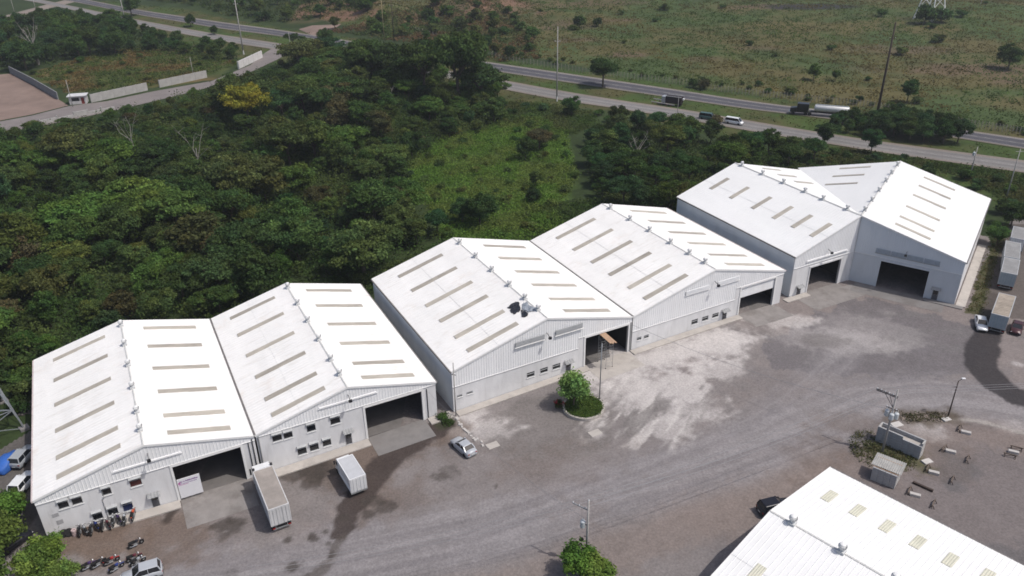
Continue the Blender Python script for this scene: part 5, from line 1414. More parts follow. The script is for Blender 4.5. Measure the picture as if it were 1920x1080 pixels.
# rubble strip
rr = random.Random(4)
mb = MB()
for i in range(420):
    px = rr.uniform(1690, 1775); py = 783 - (px - 1690) * .06 + rr.gauss(0, 4) + 3
    g = G(px, py); k = rr.uniform(.03, .15)
    pts = [(g.x + sx * k * rr.uniform(.5, 1.2), g.y + sy * k * rr.uniform(.5, 1.2), g.z + (k * rr.uniform(.5, 1) if sz > 0 else -.05)) for sz in (-1, 1) for sx, sy in ((-1, -1), (1, -1), (1, 1), (-1, 1))]
    mb.hexa(pts)
struct(mb.build('rubble', mat('rubble_stone', (.20, .165, .14), .95, 0, .4, 1.5)), 'stuff')
for px, sz, lb in [((1681, 797), 1.2, 'bright white slab lying behind the block enclosure'), ((1738, 866), 1.0, 'pale slab fallen at the right end of the block enclosure'), ((1774, 787), .9, 'flat pale slab at the foot of the lamp pole')]:
    o = tag(MB().box(-sz * .7, sz * .7, -sz * .4, sz * .4, -.05, .16).build('concrete_slab', KS), lb, 'slab'); o.location = G(*px); o.rotation_euler = (.05, .08, .4)
# plastic sheets on the roof of the third warehouse
def roofsheet(name, label, m, poly, seed):
    """crumpled sheet following the third roof; poly in local (u, v)"""
    rr = np.random.default_rng(seed)
    us = np.linspace(min(p[0] for p in poly), max(p[0] for p in poly), 26); vs = np.linspace(min(p[1] for p in poly), max(p[1] for p in poly), 20)
    X, Y = np.meshgrid(us, vs); x, y = X.ravel(), Y.ravel()
    nz = fbm(x * 2.2 + seed, y * 2.2, seed, 4)
    top = np.array([g3(a) for a in x]) + .10 + .42 * np.clip(nz - .3, 0, 1) ** 1.0
    bot = np.array([g3(a) for a in x]) + .07
    keep = inpoly(x + .5 * (fbm(x * 1.7, y * 1.7, seed + 5) - .5), y + .5 * (nz - .5), poly)
    nx = len(us); F = []
    for j in range(len(vs) - 1):
        for i in range(nx - 1):
            q = (j * nx + i, j * nx + i + 1, (j + 1) * nx + i + 1, (j + 1) * nx + i)
            if all(keep[k] for k in q): F.append(q)
    n = len(x); mb = MB(); mb.v = [tuple(v) for v in np.c_[x, y, top]] + [tuple(v) for v in np.c_[x, y, bot]]
    mb.f = F + [tuple(k + n for k in q[::-1]) for q in F]
    cnt = {}
    for q in F:
        for a, b in zip(q, q[1:] + q[:1]): cnt[(a, b)] = 1
    mb.f += [(b, a, a + n, b + n) for (a, b) in cnt if (b, a) not in cnt]
    o = mb.build(name, m); o.location = (*B0, 0); o.rotation_euler = (0, 0, TB)
    return tag(o, label, 'plastic sheet')
def on3(px, py):
    d = rayd(px, py); z = 9.0
    for _ in range(40):
        p = np.array([0, 0, HC]) + d * ((z - HC) / d[2]); r = p[:2] - np.array(B0)
        u = r[0] * math.cos(TB) + r[1] * math.sin(TB); v = -r[0] * math.sin(TB) + r[1] * math.cos(TB); z = .5 * z + .5 * g3(u)
    return u, v
BLKP = mat('black_plastic', (.022, .022, .028), .35, 0, .3, 4, .3, 10, spec=.5)
GRYP = mat('grey_plastic', (.30, .33, .37), .5, 0, .45, 3, .4, 9)
def zq(L): return [on3(940 + X / 18, 550 + Y / 18) for X, Y in L]
roofsheet('black_plastic_sheet', 'crumpled black plastic sheet on the third roof, left piece', BLKP, zq([(160, 530), (300, 400), (510, 290), (590, 320), (610, 470), (650, 520), (640, 640), (520, 690), (430, 740), (300, 690), (260, 620), (310, 545)]), 3)
roofsheet('black_plastic_sheet', 'crumpled black plastic sheet on the third roof, lower right piece', BLKP, zq([(640, 590), (700, 580), (780, 630), (910, 720), (900, 750), (820, 810), (690, 800), (660, 690)]), 5)
roofsheet('grey_plastic_sheet', 'grey crumpled sheet near the ridge of the third roof', GRYP, zq([(690, 430), (760, 330), (830, 300), (900, 400), (1010, 470), (1180, 500), (1230, 600), (1060, 650), (900, 660), (780, 620), (680, 560)]), 8)

# ------------------------------------------------------------------ compound at the top left
CW = mat('compound_wall', (.36, .35, .335), .9, 0, .2, .5); CWD = mat('compound_wall_dark', (.22, .225, .23), .9, 0, .2, .5)
def longwall(name, label, pts, h, m, thick=.3, bay=4.0, broken=0.0):
    P_ = [G(*p) for p in pts]
    t = thing(name, label, 'wall', P_[0])
    rr = random.Random(len(label))
    for a, b in zip(P_[:-1], P_[1:]):
        d = b - a; n = max(1, int(d.length / bay)); yaw = math.atan2(d.y, d.x)
        for i in range(n):
            q0 = a.lerp(b, i / n) - P_[0]; q1 = a.lerp(b, (i + 1) / n) - P_[0]; L = (q1 - q0).length
            hh = h * (1 - (rr.random() * .6 if rr.random() < broken else 0))
            o = MB().box(.16, L - .16, -thick / 2, thick / 2, -.4, hh).build('wall_panel', m, t); o.location = q0; o.rotation_euler = (0, 0, yaw)
            o = MB().box(-.155, .155, -thick / 2 - .06, thick / 2 + .06, -.4, h + .1).build('pillar', m, t); o.location = q0; o.rotation_euler = (0, 0, yaw)
    return t
longwall('compound_wall', 'dark sided compound wall along the red dirt lot', [(20, 137), (66, 161), (110, 187)], 2.6, CWD)
longwall('compound_wall', 'pale compound wall running right from the guard house', [(172, 192), (278, 169)], 2.7, CW)
longwall('compound_wall', 'pale compound wall stretch ending at the wood', [(300, 164), (389, 145)], 2.6, CW)
longwall('compound_wall', 'low broken pale wall on the near side of the lane', [(76, 234), (140, 220), (216, 205)], 1.7, CW, .4, 4, .6)
longwall('compound_wall', 'white wall end beside the lane junction', [(448, 129), (492, 108)], 2.8, mat('white_wall', (.55, .54, .53), .85, 0, .15, .6), .5)
g = G(149, 193)
t = thing('guard_house', 'small flat roofed guard house with red door in the compound', 'guard house', g, .25)
GHW = mat('guard_wall', (.52, .50, .49), .85, 0, .15, 1)
mbh = wall_mesh(-2.6, 2.6, (lambda u: 2.6, []), [(-1.9, .6, 1.0, 2.2), (1.1, 2.1, 0, 2.2)], -1.6, -1.4, -.3)
recalc(mbh.build('wall', GHW, t))
MB().box(-2.6, -2.4, -1.39, 1.6, -.3, 2.6).build('wall', GHW, t); MB().box(2.4, 2.6, -1.39, 1.6, -.3, 2.6).build('wall', GHW, t); MB().box(-2.39, 2.39, 1.4, 1.6, -.3, 2.6).build('wall', GHW, t)
MB().box(-3.0, 3.0, -2.1, 1.9, 2.61, 2.85).build('roof', CWHITE, t)
MB().box(1.1, 2.1, -1.5, -1.44, 0, 2.2).build('door', mat('red_door', (.20, .04, .035), .7, 0, .2), t)
MB().box(-1.9, .6, -1.48, -1.46, 1.0, 2.2).build('pane', GLASS, t)

# field fence along the far carriageway
FP = [(780, 52), (860, 78), (940, 106), (1100, 132), (1300, 155), (1350, 166), (1500, 182), (1640, 196), (1760, 222), (1930, 248)]
fx = np.arange(780, 1930, 6.5); fy = np.interp(fx, [p[0] for p in FP], [p[1] for p in FP])
Pf = Gv(np.c_[fx, fy + 6])
t = thing('field_fence', 'line of pale fence posts and wire along the field edge', 'fence', (Pf[0][0], Pf[0][1], 0))
post = MB().tube([(0, 0, -.3), (0, 0, 2.1)], [.10, .08], 6).mesh('post', mat('fence_post', (.34, .31, .25), .85, 0, .2))
tops = []
for i, (x, y) in enumerate(Pf):
    z = float(gz(x, y)); o = link('post', post, t); o.location = (x - Pf[0][0], y - Pf[0][1], z); o.rotation_euler = (random.uniform(-.06, .06), random.uniform(-.06, .06), 0)
    tops.append(Vector((x - Pf[0][0], y - Pf[0][1], z)))
for hgt in (.7, 1.2, 1.7):
    MB().tube([p + Vector((0, 0, hgt)) for p in tops], .015, 4).build('fence_wire', STEEL, t)
# small steel structure in the field, top right
g = G(1742, 36)
t = thing('pylon_base', 'pale steel pylon foot among bushes at the top right', 'pylon', g, .5)
for s1 in (-1, 1):
    for s2 in (-1, 1):
        MB().bar((s1 * 5, s2 * 5, -.5), (s1 * 1.2, s2 * 1.2, 22), .35).build('leg', TRIM, t)
for a, b in ((0, 5.5), (5.5, 10.5), (10.5, 15), (15, 19)):
    ka, kb = 5 - 3.8 * a / 22, 5 - 3.8 * b / 22
    for (p0, p1) in (((-1, -1), (1, -1)), ((1, -1), (1, 1)), ((1, 1), (-1, 1)), ((-1, 1), (-1, -1))):
        MB().bar((p0[0] * ka, p0[1] * ka, a), (p1[0] * kb, p1[1] * kb, b), .14).build('brace', TRIM, t); MB().bar((p1[0] * ka, p1[1] * ka, a), (p0[0] * kb, p0[1] * kb, b), .14).build('brace', TRIM, t)

# ------------------------------------------------------------------ vegetation
def leaf_quads(C, Nrm, size, rng, asp=.62, jit=.85):
    """one quad per centre, facing Nrm with jitter"""
    n = len(C)
    d = Nrm + rng.normal(0, jit, (n, 3)); d /= np.linalg.norm(d, axis=1)[:, None] + 1e-9
    r = rng.normal(0, 1, (n, 3)); a = np.cross(d, r); a /= np.linalg.norm(a, axis=1)[:, None] + 1e-9
    b = np.cross(d, a); s = size * rng.uniform(.6, 1.35, n)
    a = a * s[:, None]; b = b * (s * asp)[:, None]
    V = np.stack([C - a * .9 - b * .35, C + b * -.9 + a * .1, C + a, C + b * .9 + a * .1], 1).reshape(-1, 3)
    F = np.arange(4 * n).reshape(n, 4)
    return V, F
def crown_mesh(name, seed, R, z0, z1, nl, nleaf, size, lobe=.38, flat=1.0, hollow=.25, yaw=0.0):
    """foliage gathered in uneven lobes; open gaps between them"""
    rng = np.random.default_rng(seed)
    H = (z1 - z0) / 2; zc = (z0 + z1) / 2
    L = []
    arms = rng.uniform(.55, 1.3, 7)
    while len(L) < nl:
        p = rng.uniform(-1, 1, 3)
        q = np.linalg.norm(p)
        if q > 1 or q < hollow: continue
        if p[2] < -.55 and rng.random() < .6: continue
        k = arms[int((math.atan2(p[1], p[0]) + math.pi) / (2 * math.pi) * 6.999)]
        L.append((p * [R * .82 * k, R * .82 * k, H * .80 * (.8 + .25 * k)] + [0, 0, zc], rng.uniform(.5, 1.3) * lobe * R, rng.uniform(.76, 1.28), rng.uniform(-1, 1)))
    Vs, Ts = [], []
    tot = sum(l[1] ** 2 for l in L)
    for c, r, br, hue in L:
        n = max(8, int(nleaf * r * r / tot))
        d = rng.normal(0, 1, (n, 3)); d[:, 2] = d[:, 2] * .9 + .35; d /= np.linalg.norm(d, axis=1)[:, None]
        rad = r * (1 - .55 * rng.random(n) ** 2.2) * (1 + .30 * rng.normal(0, 1, n))
        C = c + d * rad[:, None] * [1, 1, .72 * flat]
        V, F = leaf_quads(C, d + [0, 0, .35], size, rng)
        t = br * rng.uniform(.62, 1.38, n)
        col = np.c_[t * (1 + .10 * hue), t, t * (1 - .08 * hue)]
        Vs.append(V); Ts.append(np.repeat(col, 4, 0))
    V = np.concatenate(Vs); T = np.concatenate(Ts) * .5
    return np_mesh(name, V, np.arange(len(V)).reshape(-1, 4), T, LEAF), [l[0] for l in L]
def trunk_mesh(seed, lobes, r0, zfork, m=None, lean=.25, k=7):
    rr = random.Random(seed); mb = MB()
    f = Vector((rr.uniform(-lean, lean), rr.uniform(-lean, lean), zfork))
    mb.tube([(0, 0, -.6), (f.x * .4, f.y * .4, zfork * .5), tuple(f)], [r0 * 1.25, r0, r0 * .82], 8)
    for c in rr.sample(lobes, min(k, len(lobes))):
        c = Vector(c); mid = f.lerp(c, .5) + Vector((rr.uniform(-.3, .3), rr.uniform(-.3, .3), .25))
        mb.tube([tuple(f - Vector((0, 0, .2))), tuple(mid), tuple(c)], [r0 * .55, r0 * .32, r0 * .1], 6)
    return mb.mesh('trunk', m or BARK)
PROTO = {}
def proto(kind, i):
    k = (kind, i)
    if k in PROTO: return PROTO[k]
    s = 100 + 17 * i + {'broadleaf_tree': 0, 'spreading_tree': 300, 'feathery_tree': 600, 'bush': 900, 'yard_tree': 1200}[kind]
    if kind == 'broadleaf_tree': c, L = crown_mesh('crown', s, 4.4, 1.6, 9.0, 48, 11000, .25, .25); t = trunk_mesh(s, L, .24, 2.6)
    elif kind == 'spreading_tree': c, L = crown_mesh('crown', s, 5.8, 4.0, 8.6, 60, 12000, .25, .20, .62); t = trunk_mesh(s, L, .26, 3.4, k=9)
    elif kind == 'feathery_tree': c, L = crown_mesh('crown', s, 3.8, 1.6, 8.0, 46, 8500, .22, .22, .8, .1); t = trunk_mesh(s, L, .18, 2.4, k=9)
    elif kind == 'yard_tree': c, L = crown_mesh('crown', s, 2.2, 1.0, 4.2, 28, 6200, .17, .34, 1.0); t = trunk_mesh(s, L, .12, 1.2)
    else: c, L = crown_mesh('crown', s, 1.9, .1, 2.9, 12, 1700, .26, .42, .9); t = trunk_mesh(s, L, .07, .4)
    PROTO[k] = (t, c); return PROTO[k]
GREENS = {'dark green': (.054, .092, .030), 'mid green': (.070, .116, .033), 'olive green': (.086, .114, .036), 'bluish green': (.048, .092, .036), 'reddish brown': (.098, .092, .042), 'fresh green': (.078, .136, .033), 'yellow green': (.108, .138, .036)}
def tint(c, k): return tuple(min(1, 2.0 * q * k * random.uniform(.9, 1.1)) for q in c) + (1,)
NTREE = [0]
def tree(kind, pos, sc, colname, label, cat, group=None, i=None, col=None, rz=None):
    i = random.randrange(5) if i is None else i
    tm, cm = proto(kind, i)
    if not isinstance(sc, tuple): sc = (sc * random.uniform(.9, 1.12), sc * random.uniform(.9, 1.12), sc * random.uniform(.9, 1.1))
    t = thing(kind if kind != 'yard_tree' else 'garden_tree', label, cat, pos, random.uniform(0, 6.3) if rz is None else rz, group); t.scale = sc
    link('trunk', tm, t)
    c = link('crown', cm, t); c.color = tint(col or GREENS[colname], random.uniform(.78, 1.22))
    NTREE[0] += 1
    return t
def poisson(poly, r, seed, maxn=9999, jitter=None):
    rng = np.random.default_rng(seed); poly = np.asarray(poly); lo, hi = poly.min(0), poly.max(0)
    n = int((hi - lo).prod() / (r * r) * 14)
    Q = rng.uniform(lo, hi, (n, 2)); Q = Q[inpoly(Q[:, 0], Q[:, 1], poly)]
    cell = {}; out = []
    for q in Q:
        a, b = int(q[0] // r), int(q[1] // r); ok = True
        for i in (-1, 0, 1):
            for j in (-1, 0, 1):
                for p in cell.get((a + i, b + j), ()):
                    if (p[0] - q[0]) ** 2 + (p[1] - q[1]) ** 2 < r * r: ok = False
        if ok: cell.setdefault((a, b), []).append(q); out.append(q)
        if len(out) >= maxn: break
    return out
RDN = [tuple(r) for r in strip_pts(NEAR, .5, .5, 24)[0]]; RDF = [tuple(r) for r in strip_pts(FAR, .5, .5, 24)[0]]
def blocked(x, y, m=5.5):
    X, Y = np.array([x]), np.array([y])
    if m and inpoly(X, Y, YARD)[0]: return True
    return min(dseg(X, Y, RDN)[0][0], dseg(X, Y, RDF)[0][0]) < m
LANEPOLY = P((-180, 264), (-10, 222), (60, 205), (130, 186), (200, 178), (290, 160), (392, 140), (470, 112), (496, 92), (512, 84), (560, 92), (520, 118), (478, 140), (402, 172), (330, 188), (222, 214), (100, 240), (0, 258), (-180, 300))
LOTPOLY = P((-180, 115), (0, 135), (20, 132), (120, 186), (180, 188), (128, 205), (60, 220), (-180, 270))
def offlane(x, y):
    X, Y = np.array([x]), np.array([y])
    return not (inpoly(X, Y, LANEPOLY)[0] or inpoly(X, Y, LOTPOLY)[0])
def bandname(px, py):
    """which part of the wood a crown stands in, by what is next to it"""
    if py < 150:
        return 'beside the top left lane' if px < 520 else 'beside the hidden stretch of highway'
    if px < 60 and py > 420: return 'at the left picture edge'
    if px < 240: return 'below the walled lot' if py < 330 else ('in the left half of the wood' if py < 500 else 'behind the left corner of the first warehouse')
    if px < 420: return 'near the bare white branches' if py < 340 else ('in the middle of the wood' if py < 480 else 'behind the first warehouse')
    if px < 620: return 'around the yellow crowned tree' if py < 270 else ('left of the grassy clearing' if py < 430 else 'behind the second warehouse')
    if px < 840: return 'on the highway side of the clearing' if py < 270 else ('on the left rim of the clearing' if py < 420 else 'behind the third warehouse')
    return 'between the highway and the clearing'
FORA = P((-60, 262), (0, 252), (110, 245), (230, 222), (335, 195), (405, 175), (480, 146), (545, 118), (620, 112), (700, 112), (790, 128), (900, 160), (935, 185), (940, 235), (840, 262), (775, 300), (755, 345), (785, 410), (830, 445),
         (720, 500), (690, 520), (560, 535), (400, 602), (300, 610), (60, 690), (-60, 740), (-220, 780), (-220, 420))
kinds = [('broadleaf_tree', .62), ('spreading_tree', .42), ('feathery_tree', .5)]
pts = [q for q in poisson(FORA, 5.5, 5) if not blocked(q[0], q[1], 6) and offlane(*q)]
random.seed(21)
for x, y in pts:
    z = float(gz(x, y)); u, v = project(np.array([[x, y, z + 5]])); u, v = float(u[0]), float(v[0])
    n = float(fbm(np.array([x / 18]), np.array([y / 18]), 77)[0])
    r = random.random()
    kind = 'spreading_tree' if (n > .52 and r < .6) or r < .12 else ('feathery_tree' if r < .45 or r > .82 else 'broadleaf_tree')
    m2 = float(fbm(np.array([x / 11]), np.array([y / 11]), 99)[0])
    cn = 'dark green' if m2 < .42 else ('mid green' if m2 < .52 else ('olive green' if m2 < .60 else ('bluish green' if m2 < .66 else 'fresh green')))
    if random.random() < .26: cn = random.choice(['yellow green', 'yellow green', 'fresh green', 'olive green', 'fresh green', 'reddish brown'])
    sc = min(1.55, max(.45, random.lognormvariate(-.24, .30))) * (1.0 if kind != 'spreading_tree' else 1.1)
    if n < .42: sc *= .78
    if n > .58: sc *= 1.18
    if v > 520 and u < 720: sc = min(sc, .85)
    if u < 430 and v < 262: sc = min(sc, .5)
    if 400 < u < 560 and v < 165: sc = min(sc, .42)
    if u > 700 and 250 < v < 480: sc = min(sc, .85)
    sc = (sc * random.uniform(.85, 1.2), sc * random.uniform(.85, 1.2), min(sc, 1.25) * random.uniform(.85, 1.15))
    word = {'broadleaf_tree': 'round', 'spreading_tree': 'flat topped', 'feathery_tree': 'feathery'}[kind]
    tree(kind, (x, y, z), sc, cn, '%s %s tree in the wood %s' % (cn, word, bandname(u, v)), 'tree', '%s %s trees %s' % (cn, word, bandname(u, v)))
# named single trees
def at_tree(kind, px, sc, cn, label, i=0, col=None, cat='tree', rz=None, group=None):
    g = G(*px); return tree(kind, g, sc, cn, label, cat, group, i, col, rz)
g = G(468, 240)
tree('spreading_tree', g, (1.45, 1.4, 1.5), None, 'tree with a bright yellow flowering crown in the wood', 'tree', None, 1, (.23, .225, .038))
at_tree('spreading_tree', (860, 198), 2.05, 'dark green', 'very large dark tree standing against the hidden highway', 2).scale.z = 2.75
at_tree('spreading_tree', (795, 182), 1.7, 'dark green', 'large dark flat topped tree left of the largest one', 3).scale.z = 2.2
at_tree('spreading_tree', (905, 196), 1.55, 'dark green', 'large dark tree right of the largest one, touching the carriageway', 4)
at_tree('spreading_tree', (685, 165), 1.65, 'mid green', 'wide flat topped tree in front of the hidden highway stretch', 0).scale.z = 2.0
at_tree('spreading_tree', (740, 172), 1.45, 'dark green', 'wide dark tree between two larger flat topped ones', 1).scale.z = 1.9
at_tree('broadleaf_tree', (610, 88), .95, 'dark green', 'round dark tree on the verge by the dirt turn off', 1)
at_tree('spreading_tree', (1130, 163), 1.12, 'dark green', 'single dark tree on the grass between the carriageways', 2)
at_tree('spreading_tree', (549, 86), .62, 'dark green', 'small spreading tree at the lane junction', 3)
at_tree('broadleaf_tree', (358, 50), .62, 'dark green', 'small dark tree on the median at the top left', 2)
at_tree('broadleaf_tree', (402, 65), .5, 'dark green', 'smallest tree on the median at the top left', 3)
at_tree('broadleaf_tree', (247, 30), 1.15, 'dark green', 'big dark tree beside the leaning pole at the top left', 4)
at_tree('broadleaf_tree', (1072, 218), .72, 'dark green', 'dark leafy tree right of the tall grey pole', 0)
at_tree('feathery_tree', (1632, 288), .85, 'bluish green', 'small tree in front of the near carriageway, behind the far warehouse', 1)
at_tree('feathery_tree', (1545, 275), .9, 'bluish green', 'bluish tree behind the valley of the far warehouses', 2)
at_tree('feathery_tree', (1700, 192), .95, 'dark green', 'leafy tree beside the massive dark pole', 3)
at_tree('feathery_tree', (1525, 150), .7, 'fresh green', 'light green sapling behind the tanker truck', 4)
at_tree('feathery_tree', (1566, 152), .5, 'fresh green', 'smaller light green sapling right of the first', 1)
at_tree('broadleaf_tree', (1890, 130), 1.1, 'dark green', 'dark round tree at the right edge of the field', 2)
at_tree('broadleaf_tree', (900, 425), .92, 'dark green', 'dark tree alone in the clearing behind the third warehouse', 1)
at_tree('broadleaf_tree', (868, 418), .66, 'dark green', 'lower dark tree leaning on the lone clearing tree', 3)
at_tree('broadleaf_tree', (1000, 382), .42, 'dark green', 'low dark tree right of the lone clearing tree', 2)
at_tree('feathery_tree', (1004, 350), .5, 'olive green', 'thin olive tree in the middle of the clearing', 0)
at_tree('spreading_tree', (1010, 282), .75, 'reddish brown', 'brownish flat tree at the head of the clearing', 4)
at_tree('broadleaf_tree', (985, 300), .7, 'dark green', 'dark tree under the brownish flat tree', 0)
at_tree('broadleaf_tree', (1252, 400), .8, 'fresh green', 'fresh green tree squeezed between the fourth and fifth warehouses', 4)
at_tree('broadleaf_tree', (1218, 398), .7, 'mid green', 'tree with pale stems behind the fourth warehouse', 1)
at_tree('spreading_tree', (420, 500), .95, 'reddish brown', 'russet flat crowned tree behind the first two warehouses', 2)
at_tree('spreading_tree', (740, 410), .8, 'reddish brown', 'russet tree on the left rim of the clearing', 0)
at_tree('broadleaf_tree', (1868, 460), .55, 'mid green', 'tree beside the container trailers behind the rightmost warehouse', 0)
at_tree('broadleaf_tree', (1895, 425), .7, 'dark green', 'dark tree above the farthest container trailer', 3)
# right hand thicket between the clearing and the far warehouses
FORB = P((1105, 262), (1140, 232), (1210, 240), (1330, 268), (1480, 292), (1540, 300), (1440, 330), (1370, 345), (1300, 390), (1255, 415), (1170, 405), (1125, 372), (1105, 330))
for x, y in [q for q in poisson(FORB, 5.6, 8) if not blocked(q[0], q[1], 7)]:
    z = float(gz(x, y)); u, v = [float(k[0]) for k in project(np.array([[x, y, z + 3]]))]
    kind = random.choice(['broadleaf_tree', 'feathery_tree', 'feathery_tree', 'spreading_tree'])
    cn = random.choice(['dark green', 'bluish green', 'dark green', 'olive green', 'mid green'])
    where = 'along the near carriageway' if v < 275 else ('behind the far warehouses' if u > 1330 else 'right of the clearing')
    word = {'broadleaf_tree': 'round', 'spreading_tree': 'flat topped', 'feathery_tree': 'feathery'}[kind]
    tree(kind, (x, y, z), random.uniform(.5, 1.0), cn, '%s %s tree in the thicket %s' % (cn, word, where), 'tree', '%s %s thicket trees %s' % (cn, word, where))
# top left wood and far bushes
FORC = P((-60, 60), (0, 50), (60, 42), (110, 30), (200, 40), (300, 72), (370, 88), (440, 98), (445, 112), (400, 116), (330, 96), (240, 104), (170, 108), (110, 118), (50, 132), (0, 128), (-60, 120))
for x, y in [q for q in poisson(FORC, 7.2, 9) if not blocked(q[0], q[1], 9) and offlane(*q)]:
    z = float(gz(x, y)); u, v = [float(k[0]) for k in project(np.array([[x, y, z + 3]]))]
    kind = random.choice(['broadleaf_tree', 'broadleaf_tree', 'feathery_tree']); cn = random.choice(['dark green', 'dark green', 'mid green', 'bluish green'])
    where = 'around the bare white tree' if u < 150 else ('under the leaning pole' if u < 300 else 'before the top left highway')
    hi = .75 if (u > 230 or v < 45) else 1.45
    tree(kind, (x, y, z), random.uniform(.55 if hi < 1 else .85, hi), cn, '%s tree in the top left wood %s' % (cn, where), 'tree', '%s trees of the top left wood %s' % (cn, where))
FORD = P((250, -14), (300, 4), (420, 30), (520, 44), (600, 36), (640, 18), (700, 30), (700, 2), (690, -40), (420, -60), (240, -40))
FORE = P((590, 60), (640, 62), (760, 80), (860, 96), (940, 118), (1010, 110), (1000, 70), (960, 30), (900, -6), (760, 20), (690, 40))
for poly, r, where, seed in ((FORD, 9.5, 'across the highway at the top', 12), (FORE, 11.5, 'on the earth bank across the highway', 13)):
    for x, y in [q for q in poisson(poly, r, seed) if not blocked(q[0], q[1], 9)]:
        z = float(gz(x, y)); cn = random.choice(['dark green', 'olive green', 'mid green', 'olive green'])
        kind = random.choice(['broadleaf_tree', 'bush', 'feathery_tree'] if poly is FORD else ['bush', 'bush', 'feathery_tree'])
        sc = random.uniform(.5, .9) * (2.2 if kind == 'bush' else 1)
        tree(kind, (x, y, z), sc, cn, '%s %s %s' % (cn, 'shrub' if kind == 'bush' else 'tree', where), 'bush' if kind == 'bush' else 'tree', '%s %s %s' % (cn, 'shrubs' if kind == 'bush' else 'trees', where))
STRIP = P((1556, 236), (1600, 228), (1700, 236), (1800, 252), (1812, 272), (1740, 270), (1640, 256), (1562, 248))
for k, (x, y) in enumerate(poisson(STRIP, 3.3, 14)):
    if blocked(x, y, 3.0): continue
    cn = random.choice(['dark green', 'dark green', 'bluish green']); uu = float(project(np.array([[x, y, 1.0]]))[0][0])
    s_ = random.uniform(.66, .9) if uu > 1640 else random.uniform(.42, .56)
    tree('broadleaf_tree', (x, y, float(gz(x, y))), s_, cn, '%s tree in the dense clump between the carriageways' % cn, 'tree', '%s trees in the clump between the carriageways' % cn)
# bushes
def bushes(poly, r, seed, where, s0, s1, cols, m=5.0, maxn=999):
    for x, y in [q for q in poisson(poly, r, seed, maxn) if not blocked(q[0], q[1], m) and offlane(*q)]:
        cn = random.choice(cols); s = random.uniform(s0, s1)
        tree('bush', (x, y, float(gz(x, y))), (s, s, s * random.uniform(.6, .95)), cn, '%s bush %s' % (cn, where), 'bush', '%s bushes %s' % (cn, where))
bushes(CLEAR, 6.0, 15, 'in the grassy clearing', .35, .95, ['fresh green', 'mid green', 'olive green', 'yellow green', 'dark green'], maxn=70)
bushes(FIELD_TOP, 21, 16, 'dotted over the far field', .6, 1.6, ['olive green', 'dark green', 'mid green'], maxn=70)
bushes(P((930, 196), (1100, 212), (1300, 245), (1500, 278), (1800, 322), (1900, 345), (1900, 400), (1860, 370), (1700, 300), (1560, 290), (1330, 262), (1120, 226), (960, 215)), 6.5, 17, 'on the slope below the near carriageway', .6, 1.15, ['dark green', 'mid green', 'bluish green'], 6.5, 45)
bushes(P((1480, 292), (1560, 295), (1690, 305), (1660, 325), (1530, 325)), 4.2, 23, 'behind the far pair of warehouses', .6, 1.1, ['dark green', 'mid green', 'olive green'], 6.5, 22)
bushes(P((-80, 640), (50, 640), (52, 770), (30, 790), (-80, 800)), 3.6, 26, 'around the lattice tower', .7, 1.2, ['dark green', 'mid green', 'olive green'], 0, 24)
bushes(GRASSL, 13, 18, 'on the yellowish plot by the compound', .5, 1.0, ['mid green', 'olive green', 'yellow green'], maxn=24)
bushes(P((800, 78), (960, 112), (1340, 160), (1400, 172), (1760, 225), (1930, 252), (1930, 244), (1640, 192), (1400, 158), (1100, 122), (900, 84)), 5.0, 19, 'growing along the field fence', .45, .8, ['dark green', 'olive green'], 6, 45)
for px, s, cn, lb in [((1320, 168), 1.3, 'reddish brown', 'brown bush by the culvert on the far carriageway'), ((1300, 164), 1.0, 'dark green', 'dark bush left of the brown one by the culvert'), ((1735, 44), 2.6, 'dark green', 'dark bush at the pylon foot, left'), ((1765, 42), 2.4, 'dark green', 'dark bush at the pylon foot, right'),
                      ((1345, 232), .9, 'reddish brown', 'brownish bush hiding part of the near carriageway'), ((1085, 52), 1.8, 'dark green', 'dark bush on the slope at the field top'), ((1120, 50), 1.4, 'dark green', 'dark low bush right of the slope bush'), ((1690, 316), .8, 'mid green', 'bush behind the ridge of the rightmost warehouse'),
                      ((1740, 335), .9, 'dark green', 'bush behind the far roof edge of the rightmost warehouse'), ((1880, 400), 1.1, 'dark green', 'bush by the poles at the right edge'), ((830, 786), .35, 'mid green', 'weed tuft in the gap between the second and third warehouses')]:
    at_tree('bush', px, s, cn, lb, 0, cat='bush')
# bare and dead trees
def bare_tree(px, h, label, seed, n=7, m=PALEB, r=.2):
    rr = random.Random(seed); g = G(*px)
    t = thing('bare_tree', label, 'tree', g, rr.uniform(0, 6))
    MB().tube([(0, 0, -.5), (.2, .1, h * .3), (-.1, .1, h * .58)], [r * 1.2, r, r * .7], 8).build('trunk', m, t)
    top = Vector((-.1, .1, h * .58))
    for i in range(n):
        a = 2 * math.pi * i / n + rr.uniform(-.4, .4); L = h * rr.uniform(.28, .5); e = rr.uniform(.35, 1.2)
        d = Vector((math.cos(a) * math.cos(e), math.sin(a) * math.cos(e), math.sin(e)))
        st = top - Vector((0, 0, rr.uniform(0, h * .2))); p1 = st + d * L * .55 + Vector((0, 0, L * .08)); p2 = p1 + (d + Vector((rr.uniform(-.4, .4), rr.uniform(-.4, .4), .3))) * L * .5
        b = MB().tube([st, p1, p2], [r * .5, r * .3, r * .1], 6)
        for q in range(3):
            s_ = p1.lerp(p2, rr.random()); b.tube([s_, s_ + Vector((rr.uniform(-1, 1), rr.uniform(-1, 1), rr.uniform(.2, 1))).normalized() * L * .3], [r * .18, r * .05], 4)
        b.build('branch', m, t)
    return t
bare_tree((74, 122), 18, 'bare white tree standing out of the top left wood', 3, 8, PALEB, .32)
bare_tree((380, 345), 16, 'dead tree with forked white branches in the wood', 5, 4, PALEB, .15)
